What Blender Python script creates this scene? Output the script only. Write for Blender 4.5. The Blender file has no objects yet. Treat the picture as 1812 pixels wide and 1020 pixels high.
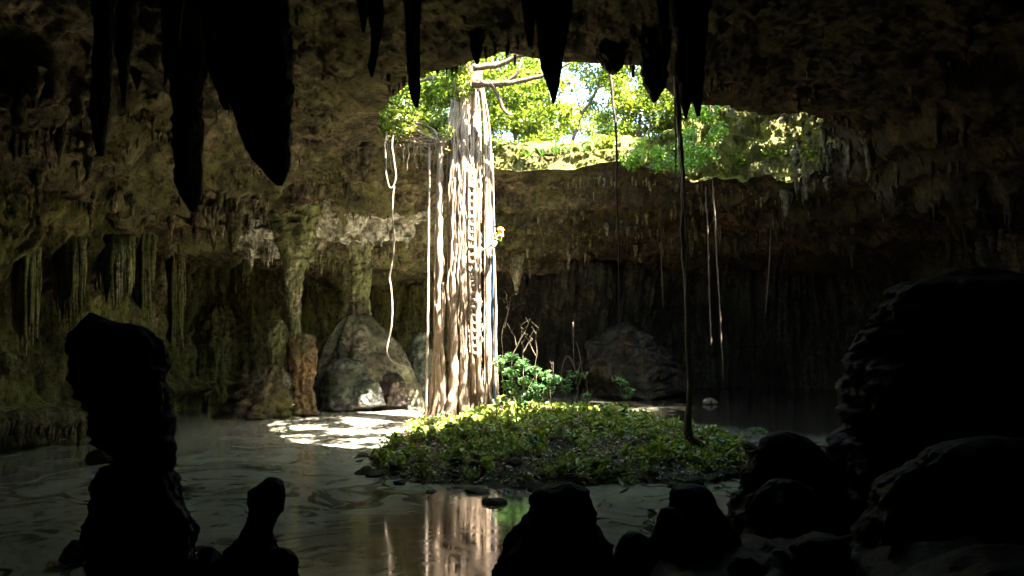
import bpy, math, random
import numpy as np
from mathutils import Vector, Matrix

random.seed(7)
rng = np.random.default_rng(7)
S = bpy.context.scene
COL = S.collection

# ------------------------------------------------------------------ camera, world, sun, exposure
F = 1300.0                      # focal length in photo pixels (photo is 1812 x 1020)
PITCH = math.atan(68 / F)
CAMZ = 4.5
cam_d = bpy.data.cameras.new('camera')
cam = bpy.data.objects.new('camera', cam_d)
COL.objects.link(cam)
cam_d.sensor_width = 36
cam_d.lens = 36 * F / 1812
cam_d.clip_start = 0.05
cam_d.clip_end = 600
cam.location = (0, 0, CAMZ)
cam.rotation_euler = (math.radians(90) + PITCH, 0, 0)
S.camera = cam

TO_SUN = Vector((0.37, -0.24, 0.88)).normalized()
SUN_EL = math.asin(TO_SUN.z)
SUN_AZ = math.atan2(TO_SUN.x, TO_SUN.y)      # clockwise from +Y

w = bpy.data.worlds.new('World')
S.world = w
w.use_nodes = True
wn = w.node_tree.nodes
wn.clear()
sky = wn.new('ShaderNodeTexSky')
sky.sky_type = 'NISHITA'
sky.sun_disc = False
sky.sun_elevation = SUN_EL
sky.sun_rotation = SUN_AZ
sky.air_density = 1.0
sky.dust_density = 1.5
bg = wn.new('ShaderNodeBackground')
bg.inputs['Strength'].default_value = 0.075
wo = wn.new('ShaderNodeOutputWorld')
w.node_tree.links.new(sky.outputs[0], bg.inputs[0])
w.node_tree.links.new(bg.outputs[0], wo.inputs[0])

sun_d = bpy.data.lights.new('sun', 'SUN')
sun = bpy.data.objects.new('sun', sun_d)
COL.objects.link(sun)
sun_d.energy = 5.0
sun_d.angle = math.radians(0.5)
sun_d.color = (1.0, 0.93, 0.82)
sun.rotation_euler = TO_SUN.to_track_quat('Z', 'Y').to_euler()
sun.location = TO_SUN * 60

S.view_settings.view_transform = 'Standard'
S.view_settings.look = 'None'
S.view_settings.gamma = 1
S.view_settings.use_curve_mapping = False
S.view_settings.exposure = 4.6

S.render.engine = 'CYCLES'
cy = S.cycles
cy.max_bounces = 9
cy.diffuse_bounces = 6
cy.glossy_bounces = 3
cy.transmission_bounces = 4
cy.transparent_max_bounces = 4
cy.sample_clamp_indirect = 12
cy.use_denoising = True
cy.use_adaptive_sampling = True
cy.adaptive_threshold = 0.006
cy.caustics_reflective = True
cy.blur_glossy = 0.5

# ------------------------------------------------------------------ helpers: projection
CP, SP = math.cos(PITCH), math.sin(PITCH)
def P(px, py, Y):
    """world point seen at photo pixel (px, py) on the plane at depth Y"""
    a = (px - 906) / F
    b = (510 - py) / F
    dx, dy, dz = a, CP - SP * b, SP + CP * b
    t = Y / dy
    return Vector((dx * t, Y, CAMZ + dz * t))

# ------------------------------------------------------------------ helpers: noise
def _hash(ix, iy, iz, seed):
    h = (ix.astype(np.uint32) * np.uint32(374761393) + iy.astype(np.uint32) * np.uint32(668265263)
         + iz.astype(np.uint32) * np.uint32(2147483647) + np.uint32((seed * 1274126177) & 0xffffffff))
    h = (h ^ (h >> np.uint32(13))) * np.uint32(1274126177)
    h = h ^ (h >> np.uint32(16))
    h = h * np.uint32(2246822519)
    h = h ^ (h >> np.uint32(15))
    return (h & np.uint32(0xffffff)).astype(np.float32) / np.float32(0x7fffff) - 1
def vnoise(x, y, z, seed=0):
    x = np.asarray(x, np.float32); y = np.asarray(y, np.float32); z = np.asarray(z, np.float32)
    x, y, z = np.broadcast_arrays(x, y, z)
    fx, fy, fz = np.floor(x), np.floor(y), np.floor(z)
    ix, iy, iz = fx.astype(np.int64), fy.astype(np.int64), fz.astype(np.int64)
    x, y, z = x - fx, y - fy, z - fz
    u, v, t = [q * q * q * (q * (q * 6 - 15) + 10) for q in (x, y, z)]
    r = 0
    for i in (0, 1):
        wx = u if i else 1 - u
        for j in (0, 1):
            wy = v if j else 1 - v
            for k in (0, 1):
                wz = t if k else 1 - t
                r = r + wx * wy * wz * _hash(ix + i, iy + j, iz + k, seed)
    return r
def fbm(x, y, z, oct=4, seed=0, gain=0.5, ridged=False):
    r = 0; a = 1.0; f = 1.0; n = 0
    for o in range(oct):
        q = vnoise(x * f + 17.3 * o, y * f - 9.1 * o, z * f + 4.7 * o, seed + o)
        if ridged: q = 1 - 2 * np.abs(q)
        r = r + a * q; n += a
        a *= gain; f *= 2.03
    return r / n
def sstep(a, b, x):
    t = np.clip((x - a) / (b - a), 0, 1)
    return t * t * (3 - 2 * t)

# ------------------------------------------------------------------ helpers: meshes and objects
class MB:
    def __init__(self): self.v = []; self.f = []; self.n = 0
    def add(self, v, f):
        v = np.asarray(v, float).reshape(-1, 3)
        off = self.n
        self.v.append(v); self.n += len(v)
        if isinstance(f, np.ndarray): self.f.append(f + off)
        else:
            d = {}
            for q in f: d.setdefault(len(q), []).append(q)
            for q in d.values(): self.f.append(np.array(q) + off)
    def mesh(self, name, mat, loc=(0, 0, 0), smooth=True):
        v = np.concatenate(self.v) - np.array(loc)[None, :]
        me = bpy.data.meshes.new(name)
        tot = np.concatenate([np.full(len(f), f.shape[1]) for f in self.f]).astype(np.int32)
        idx = np.concatenate([f.ravel() for f in self.f]).astype(np.int32)
        me.vertices.add(len(v)); me.vertices.foreach_set('co', v.astype(np.float32).ravel())
        me.loops.add(len(idx)); me.loops.foreach_set('vertex_index', idx)
        me.polygons.add(len(tot))
        st = np.concatenate([[0], np.cumsum(tot)[:-1]]).astype(np.int32)
        me.polygons.foreach_set('loop_start', st)
        me.polygons.foreach_set('loop_total', tot)
        me.update(calc_edges=True); me.validate()
        if smooth: me.polygons.foreach_set('use_smooth', np.ones(len(me.polygons), bool))
        me.materials.append(mat)
        return me
    def build(self, name, mat, parent=None, loc=(0, 0, 0), smooth=True):
        """loc: world position of the origin (for top-level) ; children are built in world coords, parent offset removed"""
        if parent is not None:
            pl = np.array(parent['_loc'])
            me = self.mesh(name, mat, loc, smooth)
            o = bpy.data.objects.new(name, me); COL.objects.link(o); o.parent = parent
            o.location = np.array(loc) - pl
            o['_loc'] = list(loc)
        else:
            me = self.mesh(name, mat, loc, smooth)
            o = bpy.data.objects.new(name, me); COL.objects.link(o)
            o.location = loc; o['_loc'] = [float(c) for c in loc]
        return o
def tag(o, label=None, cat=None, group=None, kind=None):
    if label: o['label'] = label
    if cat: o['category'] = cat
    if group: o['group'] = group
    if kind: o['kind'] = kind
    return o
def empty(name, loc, label, cat, group=None):
    o = bpy.data.objects.new(name, None); COL.objects.link(o)
    o.location = loc; o.empty_display_size = 0.3
    o['_loc'] = [float(c) for c in loc]
    return tag(o, label, cat, group)
def gridfaces(nu, nv, wrap_u=False, flip=False):
    """vertices index = i*nv + j, i in nu, j in nv"""
    I = np.arange(nu if wrap_u else nu - 1); J = np.arange(nv - 1)
    I, J = np.meshgrid(I, J, indexing='ij')
    I2 = (I + 1) % nu
    q = np.stack([I * nv + J, I2 * nv + J, I2 * nv + J + 1, I * nv + J + 1], -1).reshape(-1, 4)
    return q[:, ::-1].copy() if flip else q
def catmull(pts, n, closed=False):
    p = np.asarray(pts, float); m = len(p)
    if not closed: p = np.vstack([2 * p[0] - p[1], p, 2 * p[-1] - p[-2]])
    t = np.linspace(0, m if closed else m - 1, n, endpoint=not closed)
    i = np.floor(t).astype(int)
    if not closed: i = np.minimum(i, m - 2)
    f = (t - i)[:, None]
    if closed: a, b, c, d = p[(i - 1) % m], p[i % m], p[(i + 1) % m], p[(i + 2) % m]
    else: a, b, c, d = p[i], p[i + 1], p[i + 2], p[i + 3]
    return 0.5 * ((2 * b) + (-a + c) * f + (2 * a - 5 * b + 4 * c - d) * f ** 2 + (-a + 3 * b - 3 * c + d) * f ** 3)
def resample(pts, n, closed=False):
    q = catmull(pts, 1200, closed)
    if closed: q = np.vstack([q, q[:1]])
    L = np.concatenate([[0], np.cumsum(np.linalg.norm(np.diff(q, axis=0), axis=1))])
    s = np.linspace(0, L[-1], n, endpoint=not closed)
    return np.stack([np.interp(s, L, q[:, k]) for k in range(q.shape[1])], 1)
def tube(mb, pts, rad, seg=8, n=None, wob=0.0, knots=0.12, seed=0, flat=1.0, spline=True):
    """tube along pts (world); rad: list of radii at the pts; wob: sideways wobble in metres"""
    pts = np.asarray(pts, float)
    k = len(pts)
    if n is None: n = max(4, k * 4)
    pr = np.column_stack([pts, np.interp(np.linspace(0, 1, k), np.linspace(0, 1, len(rad)), rad)])
    q = resample(pr, n) if spline else pr
    c, r = q[:, :3].copy(), np.maximum(q[:, 3], 1e-4)
    s = np.concatenate([[0], np.cumsum(np.linalg.norm(np.diff(c, axis=0), axis=1))])
    if wob:
        for a in range(3):
            c[:, a] += wob * fbm(s * 0.9, a * 7.1 + seed * 3.3, seed * 1.7, 3, seed)
    tan = np.gradient(c, axis=0); tan /= np.linalg.norm(tan, axis=1)[:, None] + 1e-9
    ref = np.array([0.0, 1.0, 0.0]) if abs(tan[:, 1]).mean() < 0.8 else np.array([1.0, 0, 0])
    u = np.cross(tan, ref); u /= np.linalg.norm(u, axis=1)[:, None] + 1e-9
    v = np.cross(tan, u)
    a = np.linspace(0, 2 * math.pi, seg, endpoint=False)
    ca, sa = np.cos(a), np.sin(a)
    rr = r[:, None] * (1 + knots * vnoise(ca[None, :] * 1.3 + seed, sa[None, :] * 1.3, s[:, None] * 2.5, seed))
    V = c[:, None, :] + (u[:, None, :] * ca[None, :, None] + v[:, None, :] * sa[None, :, None] * flat) * rr[:, :, None]
    nn = len(c)
    V = V.transpose(0, 1, 2).reshape(-1, 3)
    fs = []
    I, J = np.meshgrid(np.arange(nn - 1), np.arange(seg), indexing='ij')
    J2 = (J + 1) % seg
    fs = np.stack([I * seg + J, I * seg + J2, (I + 1) * seg + J2, (I + 1) * seg + J], -1).reshape(-1, 4)
    mb.add(V, fs)
    base = len(V)
    mb.add(np.array([c[0], c[-1]]), np.zeros((0, 3), int))
    o = mb.n - base - 2
    t0 = np.array([[(j + 1) % seg, j, base] for j in range(seg)]) + o
    t1 = np.array([[(nn - 1) * seg + j, (nn - 1) * seg + (j + 1) % seg, base + 1] for j in range(seg)]) + o
    mb.f.append(t0); mb.f.append(t1)
def body(mb, rows, Y, depth=0.8, seg=56, step=0.07, amp=0.10, freq=1.3, flute=0.05, seed=0, rough=1.0, lean=0.0):
    """rock body from its outline rows (photo y, x left, x right) seen at depth Y, given real thickness"""
    rows = sorted(rows, key=lambda r: -r[0])
    z = []; xl = []; xr = []
    for (py, a, b) in rows:
        A, B = P(a, py, Y), P(b, py, Y)
        z.append(A.z); xl.append(A.x); xr.append(B.x)
    z = np.array(z)
    n = max(8, int((z[-1] - z[0]) / step))
    zz = np.linspace(z[0], z[-1], n)
    XL, XR = np.interp(zz, z, xl), np.interp(zz, z, xr)
    k = 1
    for _ in range(k):
        XL[1:-1] = (XL[:-2] + XL[1:-1] * 2 + XL[2:]) / 4
        XR[1:-1] = (XR[:-2] + XR[1:-1] * 2 + XR[2:]) / 4
    cx, hw = (XL + XR) / 2, np.maximum((XR - XL) / 2, 0.01)
    lowhw = np.minimum(hw, np.percentile(hw, 95))
    a = np.linspace(0, 2 * math.pi, seg, endpoint=False)
    ca, sa = np.cos(a), np.sin(a)
    big = max(0.35, float(hw.mean()))
    X0 = cx[:, None] + hw[:, None] * ca[None, :]
    Y0 = Y + depth * hw[:, None] * sa[None, :] + lean * (np.linspace(0, 1, n)[:, None] ** 2)
    Z0 = np.repeat(zz[:, None], seg, 1)
    d = amp * big * fbm(X0 * freq / big, Y0 * freq / big, Z0 * freq / big, 5, seed, 0.58)
    fl = flute * big * fbm(ca[None, :] * 3 + 0 * Z0, sa[None, :] * 3 + 0 * Z0, Z0 * 0.35 / big, 3, seed + 5, ridged=True)
    rg_ = 0.09 * min(1, big * 2.2) * fbm(X0 * 3.1, Y0 * 3.1, Z0 * 2.2, 5, seed + 7, 0.6, True) * (Y / 11 if Y < 20 else 2.6)
    dd = np.clip((d + fl + rg_ * rough - 0.02 * rough) * np.minimum(1, hw[:, None] / (0.8 * big)), -0.6 * hw[:, None], hw[:, None] * 1.2)
    X1 = X0 + dd * ca; Y1 = Y0 + dd * sa
    Z1 = Z0 + 0.6 * amp * big * fbm(X0 * 2 / big, Y0 * 2 / big, Z0 / big + 9, 3, seed + 3)
    V = np.stack([X1, Y1, Z1], -1).reshape(-1, 3)
    I, J = np.meshgrid(np.arange(n - 1), np.arange(seg), indexing='ij')
    J2 = (J + 1) % seg
    f = np.stack([I * seg + J, I * seg + J2, (I + 1) * seg + J2, (I + 1) * seg + J], -1).reshape(-1, 4)
    # caps: dome rings
    extra = []; ef = []
    def cap(row, sgn):
        nonlocal V
        r0 = V[row * seg:(row + 1) * seg]
        c = r0.mean(0); h = hw[row if row >= 0 else n - 1] * 0.35
        rings = [r0]
        idx0 = np.arange(seg) + (row if row >= 0 else n - 1) * seg
        prev = idx0; off = len(V)
        for q in (0.75, 0.45, 0.18):
            rr = c + (r0 - c) * q
            rr[:, 2] += sgn * h * (1 - q ** 2) * 0.6 + 0.1 * h * fbm(rr[:, 0] * 4, rr[:, 1] * 4, rr[:, 2], 2, seed)
            V = np.vstack([V, rr])
            cur = np.arange(seg) + off; off += seg
            J = np.arange(seg); J2 = (J + 1) % seg
            q4 = np.stack([prev[J], prev[J2], cur[J2], cur[J]], -1)
            ef.append(q4 if sgn > 0 else q4[:, ::-1].copy())
            prev = cur
        V = np.vstack([V, c + np.array([0, 0, sgn * h * 0.6])])
        J = np.arange(seg); J2 = (J + 1) % seg
        ef.append(np.stack([prev[J], prev[J2], np.full(seg, off)], -1) if sgn > 0 else np.stack([prev[J2], prev[J], np.full(seg, off)], -1))
    top = V[(n - 1) * seg:n * seg].copy()
    V_full = V
    # top cap uses last row
    def topcap():
        cap_row = n - 1
        cap(cap_row, 1)
    topcap(); cap(0, -1)
    off = mb.n
    mb.v.append(V); mb.n += len(V)
    mb.f.append(f + off)
    for e in ef: mb.f.append(e + off)
    return (float(cx[0]), float(Y), float(zz[0])), (float(cx[-1]), float(Y), float(zz[-1]))

# ------------------------------------------------------------------ materials
def newmat(name):
    m = bpy.data.materials.new(name); m.use_nodes = True
    nt = m.node_tree
    b = nt.nodes['Principled BSDF']
    return m, nt, b
def N(nt, t, **kw):
    n = nt.nodes.new(t)
    for k, v in kw.items(): setattr(n, k, v)
    return n
def ramp(nt, fac, stops):
    r = N(nt, 'ShaderNodeValToRGB')
    e = r.color_ramp.elements
    while len(e) < len(stops): e.new(0.5)
    for q, (p, c) in zip(e, stops):
        q.position = p; q.color = (*c, 1) if len(c) == 3 else c
    nt.links.new(fac, r.inputs[0])
    return r.outputs[0]
def noise(nt, vec, scale, detail=6, rough=0.6, dist=0.0):
    n = N(nt, 'ShaderNodeTexNoise')
    n.inputs['Scale'].default_value = scale; n.inputs['Detail'].default_value = detail
    n.inputs['Roughness'].default_value = rough; n.inputs['Distortion'].default_value = dist
    nt.links.new(vec, n.inputs['Vector'])
    return n.outputs['Fac']
def mapping(nt, vec, scale, loc=(0, 0, 0)):
    m = N(nt, 'ShaderNodeMapping')
    m.inputs['Scale'].default_value = scale; m.inputs['Location'].default_value = loc
    nt.links.new(vec, m.inputs['Vector'])
    return m.outputs[0]
def mixc(nt, fac, a, b, mode='MIX'):
    m = N(nt, 'ShaderNodeMix', data_type='RGBA', blend_type=mode)
    for s, v in ((m.inputs[0], fac), (m.inputs[6], a), (m.inputs[7], b)):
        if hasattr(v, 'links') or hasattr(v, 'is_linked'): nt.links.new(v, s)
        elif isinstance(v, (int, float)): s.default_value = v
        else: s.default_value = (*v, 1)
    return m.outputs[2]
LIT_SPOTS = [((-12.2, 39.0), 2.6, 2.0), ((-8.0, 40.6), 1.9, 0.8), ((-6.0, 41), 1.2, 0.6)]     # sunlight off the water, painted pale on ceiling and drips (centre, half sizes)
def rock_mat(name, c_dark, c_mid, c_pale, moss, moss_amt=0.5, streak=False, bump=0.5, scale=1.0, stain=0.75, east=None):
    m, nt, b = newmat(name)
    g = N(nt, 'ShaderNodeNewGeometry').outputs['Position']
    v = mapping(nt, g, (2.2, 2.2, 0.35)) if streak else g
    n1 = noise(nt, v, 0.9 * scale, 8, 0.65)
    n2 = noise(nt, g, 3.5 * scale, 8, 0.7)
    n3 = noise(nt, g, 0.33 * scale, 4, 0.6, 0.5)
    base = ramp(nt, n1, [(0.38, c_dark), (0.49, c_mid), (0.61, c_pale)])
    fine = ramp(nt, n2, [(0.38, (0.16, 0.13, 0.12)), (0.49, (0.7, 0.67, 0.63)), (0.60, (1.35, 1.3, 1.22))])
    col = mixc(nt, 0.95, base, fine, 'MULTIPLY')
    mf = ramp(nt, n3, [(0.5 - 0.2 * moss_amt, (0, 0, 0)), (0.72 - 0.2 * moss_amt, (1, 1, 1))])
    mn = mixc(nt, 1.0, mf, ramp(nt, n2, [(0.35, (0.1, 0.1, 0.1)), (0.6, (1, 1, 1))]), 'MULTIPLY')
    col = mixc(nt, mn, col, moss)
    n5 = noise(nt, mapping(nt, g, (0.42 * scale, 0.42 * scale, 0.16 * scale if streak else 0.42 * scale), (3, 7, 1)), 1.0, 6, 0.68, 0.8)
    st_ = ramp(nt, n5, [(0.40, (0.16, 0.12, 0.10)), (0.50, (0.7, 0.66, 0.62)), (0.60, (1.15, 1.13, 1.1))])
    col = mixc(nt, stain, col, st_, 'MULTIPLY')
    if east:            # painted shade: rock darkened and reddened towards the right of the cave
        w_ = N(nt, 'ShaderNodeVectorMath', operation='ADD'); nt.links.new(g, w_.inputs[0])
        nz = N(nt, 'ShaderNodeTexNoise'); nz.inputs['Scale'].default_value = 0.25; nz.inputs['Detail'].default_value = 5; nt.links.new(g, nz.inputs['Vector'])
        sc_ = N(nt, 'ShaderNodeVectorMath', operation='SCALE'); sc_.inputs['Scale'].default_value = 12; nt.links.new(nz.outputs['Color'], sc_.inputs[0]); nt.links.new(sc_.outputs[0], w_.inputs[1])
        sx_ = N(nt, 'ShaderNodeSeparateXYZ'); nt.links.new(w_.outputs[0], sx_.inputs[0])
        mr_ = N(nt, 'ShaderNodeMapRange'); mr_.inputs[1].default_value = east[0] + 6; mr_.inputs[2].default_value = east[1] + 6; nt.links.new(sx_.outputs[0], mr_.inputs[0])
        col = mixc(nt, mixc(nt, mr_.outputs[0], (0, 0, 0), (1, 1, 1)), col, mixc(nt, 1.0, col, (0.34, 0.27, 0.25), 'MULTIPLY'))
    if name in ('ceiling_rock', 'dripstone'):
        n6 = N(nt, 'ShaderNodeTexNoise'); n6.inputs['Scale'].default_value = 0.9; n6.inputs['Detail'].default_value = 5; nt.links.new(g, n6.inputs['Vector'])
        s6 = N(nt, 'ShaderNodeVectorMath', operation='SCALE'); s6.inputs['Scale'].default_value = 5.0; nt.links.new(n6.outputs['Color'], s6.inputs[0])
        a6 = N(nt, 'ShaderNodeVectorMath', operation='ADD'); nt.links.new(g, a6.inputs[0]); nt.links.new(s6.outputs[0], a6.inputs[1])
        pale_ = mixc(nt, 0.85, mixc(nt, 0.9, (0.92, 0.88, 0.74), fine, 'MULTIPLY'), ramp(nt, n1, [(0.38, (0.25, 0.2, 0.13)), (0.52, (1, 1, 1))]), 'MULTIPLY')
        for (cx_, cy_p), hx_, hy_ in LIT_SPOTS:
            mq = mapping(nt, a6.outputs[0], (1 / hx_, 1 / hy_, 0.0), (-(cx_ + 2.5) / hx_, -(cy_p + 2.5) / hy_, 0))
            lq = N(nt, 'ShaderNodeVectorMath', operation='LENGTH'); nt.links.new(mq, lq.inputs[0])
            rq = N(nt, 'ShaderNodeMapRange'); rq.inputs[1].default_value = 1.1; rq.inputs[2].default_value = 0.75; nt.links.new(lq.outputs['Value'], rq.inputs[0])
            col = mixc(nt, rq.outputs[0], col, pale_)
    nt.links.new(col, b.inputs['Base Color'])
    b.inputs['Roughness'].default_value = 0.8
    b.inputs['Specular IOR Level'].default_value = 0.3
    bp = N(nt, 'ShaderNodeBump'); bp.inputs['Strength'].default_value = min(1, bump * 1.1); bp.inputs['Distance'].default_value = 0.32
    nb = noise(nt, v, 4.0 * scale, 10, 0.72)
    nt.links.new(nb, bp.inputs['Height'])
    bp2 = N(nt, 'ShaderNodeBump'); bp2.inputs['Strength'].default_value = bump * 0.8; bp2.inputs['Distance'].default_value = 0.14
    nb2 = noise(nt, g, 9.0 * scale, 8, 0.75)
    nt.links.new(nb2, bp2.inputs['Height']); nt.links.new(bp.outputs[0], bp2.inputs['Normal'])
    nt.links.new(bp2.outputs[0], b.inputs['Normal'])
    return m
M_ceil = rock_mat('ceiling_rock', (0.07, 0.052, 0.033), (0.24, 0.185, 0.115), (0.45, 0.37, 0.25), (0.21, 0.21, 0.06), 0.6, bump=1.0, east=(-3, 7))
M_wall = rock_mat('wall_rock', (0.06, 0.045, 0.026), (0.36, 0.30, 0.15), (0.64, 0.57, 0.33), (0.34, 0.35, 0.09), 0.8, streak=True, bump=1.0)
M_backwall = rock_mat('shaded_wall_rock', (0.022, 0.016, 0.012), (0.07, 0.05, 0.034), (0.15, 0.115, 0.075), (0.06, 0.065, 0.03), 0.4, streak=True, bump=0.9)  # tone darkened so the back wall and far hump look shaded
M_shaft = rock_mat('shaft_rock', (0.035, 0.032, 0.012), (0.18, 0.16, 0.05), (0.36, 0.33, 0.13), (0.24, 0.25, 0.02), 1.0, bump=0.9, scale=1.4)
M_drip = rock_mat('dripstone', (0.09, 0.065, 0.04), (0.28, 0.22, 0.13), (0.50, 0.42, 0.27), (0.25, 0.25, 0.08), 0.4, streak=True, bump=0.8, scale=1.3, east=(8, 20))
M_column = rock_mat('column_dripstone', (0.14, 0.13, 0.065), (0.42, 0.39, 0.21), (0.66, 0.62, 0.40), (0.36, 0.40, 0.13), 0.7, streak=True, bump=0.8, scale=1.5)
M_orange = rock_mat('orange_dripstone', (0.12, 0.07, 0.03), (0.32, 0.19, 0.09), (0.45, 0.34, 0.2), (0.16, 0.17, 0.06), 0.2, streak=True, bump=0.7, scale=1.6)
M_flow = rock_mat('flowstone', (0.12, 0.11, 0.08), (0.22, 0.20, 0.14), (0.30, 0.28, 0.2), (0.16, 0.17, 0.09), 0.5, bump=0.4)
M_grey = rock_mat('grey_rock', (0.06, 0.065, 0.06), (0.15, 0.155, 0.145), (0.27, 0.28, 0.25), (0.1, 0.14, 0.07), 0.4, bump=0.5)
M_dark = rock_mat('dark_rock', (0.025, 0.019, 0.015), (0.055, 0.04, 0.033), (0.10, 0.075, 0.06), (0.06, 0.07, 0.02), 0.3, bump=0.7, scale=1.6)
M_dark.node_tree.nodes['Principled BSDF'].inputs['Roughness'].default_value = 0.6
M_pale = rock_mat('pale_stone', (0.25, 0.2, 0.14), (0.4, 0.34, 0.25), (0.5, 0.44, 0.34), (0.2, 0.2, 0.08), 0.1, bump=0.4, scale=2)
M_mossy = rock_mat('mossy_stone', (0.2, 0.2, 0.03), (0.3, 0.3, 0.04), (0.4, 0.38, 0.06), (0.33, 0.35, 0.03), 1.0, bump=0.5, scale=3)
M_soil = rock_mat('soil', (0.045, 0.03, 0.018), (0.11, 0.075, 0.045), (0.22, 0.16, 0.1), (0.08, 0.12, 0.02), 0.9, bump=0.9, scale=3)
M_ground = rock_mat('forest_floor', (0.05, 0.04, 0.025), (0.12, 0.1, 0.05), (0.2, 0.16, 0.1), (0.07, 0.11, 0.02), 1.0, bump=0.7, scale=2)

def bark_mat(name, dark, mid, pale, vs=0.5, bump=0.6):
    m, nt, b = newmat(name)
    g = N(nt, 'ShaderNodeNewGeometry').outputs['Position']
    v = mapping(nt, g, (5, 5, vs))
    n1 = noise(nt, v, 1.5, 8, 0.7)
    n2 = noise(nt, g, 14, 6, 0.7)
    col = mixc(nt, 0.35, ramp(nt, n1, [(0.32, dark), (0.5, mid), (0.66, pale)]), ramp(nt, n2, [(0.35, dark), (0.65, pale)]))
    nt.links.new(col, b.inputs['Base Color'])
    b.inputs['Roughness'].default_value = 0.85
    b.inputs['Specular IOR Level'].default_value = 0.2
    bp = N(nt, 'ShaderNodeBump'); bp.inputs['Strength'].default_value = min(1, bump * 1.6); bp.inputs['Distance'].default_value = 0.09
    nt.links.new(noise(nt, mapping(nt, g, (7, 7, 1.4)), 1.6, 8, 0.72), bp.inputs['Height'])
    nt.links.new(bp.outputs[0], b.inputs['Normal'])
    return m
M_bark = bark_mat('fig_root_bark', (0.09, 0.055, 0.03), (0.33, 0.23, 0.15), (0.56, 0.44, 0.32))
M_vine = bark_mat('vine_bark', (0.2, 0.15, 0.1), (0.4, 0.31, 0.23), (0.5, 0.42, 0.33), 2.0)
M_darkbark = bark_mat('dark_bark', (0.035, 0.025, 0.018), (0.10, 0.07, 0.05), (0.2, 0.15, 0.11))
M_twig = bark_mat('twig_bark', (0.16, 0.12, 0.07), (0.3, 0.24, 0.15), (0.42, 0.35, 0.24), 2.0)

def leaf_mat(name, cols, trans=0.45, gloss=0.35):
    m = bpy.data.materials.new(name); m.use_nodes = True
    nt = m.node_tree; b = nt.nodes['Principled BSDF']; out = nt.nodes['Material Output']
    rnd = N(nt, 'ShaderNodeNewGeometry').outputs['Random Per Island']
    n = len(cols)
    col = ramp(nt, rnd, [(i / (n - 1), c) for i, c in enumerate(cols)])
    b.inputs['Roughness'].default_value = gloss
    nt.links.new(col, b.inputs['Base Color'])
    tr = N(nt, 'ShaderNodeBsdfTranslucent')
    tc = mixc(nt, 1.0, col, (1.6, 1.7, 0.8), 'MULTIPLY')
    nt.links.new(tc, tr.inputs['Color'])
    mx = N(nt, 'ShaderNodeMixShader'); mx.inputs[0].default_value = trans
    nt.links.new(b.outputs[0], mx.inputs[1]); nt.links.new(tr.outputs[0], mx.inputs[2])
    nt.links.new(mx.outputs[0], out.inputs['Surface'])
    return m
M_leaf = leaf_mat('canopy_leaf', [(0.028, 0.055, 0.007), (0.065, 0.108, 0.012), (0.12, 0.165, 0.018), (0.2, 0.21, 0.025), (0.052, 0.088, 0.01)], 0.5)
M_leaf2 = leaf_mat('pale_canopy_leaf', [(0.04, 0.072, 0.008), (0.09, 0.135, 0.016), (0.15, 0.185, 0.022), (0.23, 0.24, 0.03)], 0.5)
M_leafy = leaf_mat('yellow_leaf', [(0.06, 0.11, 0.012), (0.17, 0.19, 0.02), (0.05, 0.11, 0.015), (0.24, 0.22, 0.03)], 0.4)
M_cover = leaf_mat('ground_leaf', [(0.08, 0.16, 0.02), (0.18, 0.28, 0.04), (0.30, 0.40, 0.06), (0.42, 0.45, 0.07), (0.2, 0.15, 0.08), (0.12, 0.24, 0.08)], 0.25)
M_shrub = leaf_mat('shrub_leaf', [(0.05, 0.13, 0.05), (0.09, 0.2, 0.08), (0.16, 0.28, 0.14), (0.08, 0.18, 0.05)], 0.35)
M_blade = leaf_mat('strap_leaf', [(0.03, 0.07, 0.015), (0.06, 0.12, 0.02)], 0.25)
M_litter = leaf_mat('dead_leaf', [(0.14, 0.09, 0.045), (0.3, 0.2, 0.11), (0.42, 0.32, 0.2), (0.07, 0.05, 0.03), (0.15, 0.16, 0.04)], 0.1, 0.6)
M_creeper = leaf_mat('creeper_leaf', [(0.06, 0.14, 0.015), (0.13, 0.25, 0.03), (0.24, 0.34, 0.04)], 0.3)

# water: murky, with swirls of floating film
M_water, nt, b = newmat('murky_water')
g = N(nt, 'ShaderNodeNewGeometry').outputs['Position']
wv = N(nt, 'ShaderNodeTexNoise'); wv.inputs['Scale'].default_value = 0.16; wv.inputs['Detail'].default_value = 3
nt.links.new(g, wv.inputs['Vector'])
sub = N(nt, 'ShaderNodeVectorMath', operation='SUBTRACT'); sub.inputs[1].default_value = (0.5, 0.5, 0.5)
nt.links.new(wv.outputs['Color'], sub.inputs[0])
scl = N(nt, 'ShaderNodeVectorMath', operation='SCALE'); scl.inputs['Scale'].default_value = 15
nt.links.new(sub.outputs[0], scl.inputs[0])
addv = N(nt, 'ShaderNodeVectorMath', operation='ADD')
nt.links.new(g, addv.inputs[0]); nt.links.new(scl.outputs[0], addv.inputs[1])
mp = mapping(nt, addv.outputs[0], (0.17, 0.36, 0.3))
n1 = noise(nt, mp, 1.5, 8, 0.6, 2.2)
n2 = noise(nt, g, 0.12, 3, 0.5)
n3 = noise(nt, mp, 6.0, 6, 0.65, 0.6)
film = ramp(nt, n1, [(0.32, (0.03, 0.027, 0.017)), (0.41, (0.07, 0.066, 0.044)), (0.46, (0.25, 0.25, 0.17)), (0.66, (0.34, 0.336, 0.235))])
film2 = mixc(nt, 0.35, film, ramp(nt, n3, [(0.35, (0.35, 0.35, 0.35)), (0.55, (1, 1, 1))]), 'MULTIPLY')
sx = N(nt, 'ShaderNodeSeparateXYZ'); nt.links.new(addv.outputs[0], sx.inputs[0])
m1 = N(nt, 'ShaderNodeMapRange'); m1.inputs[1].default_value = 0; m1.inputs[2].default_value = 7; nt.links.new(sx.outputs[0], m1.inputs[0])
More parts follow.
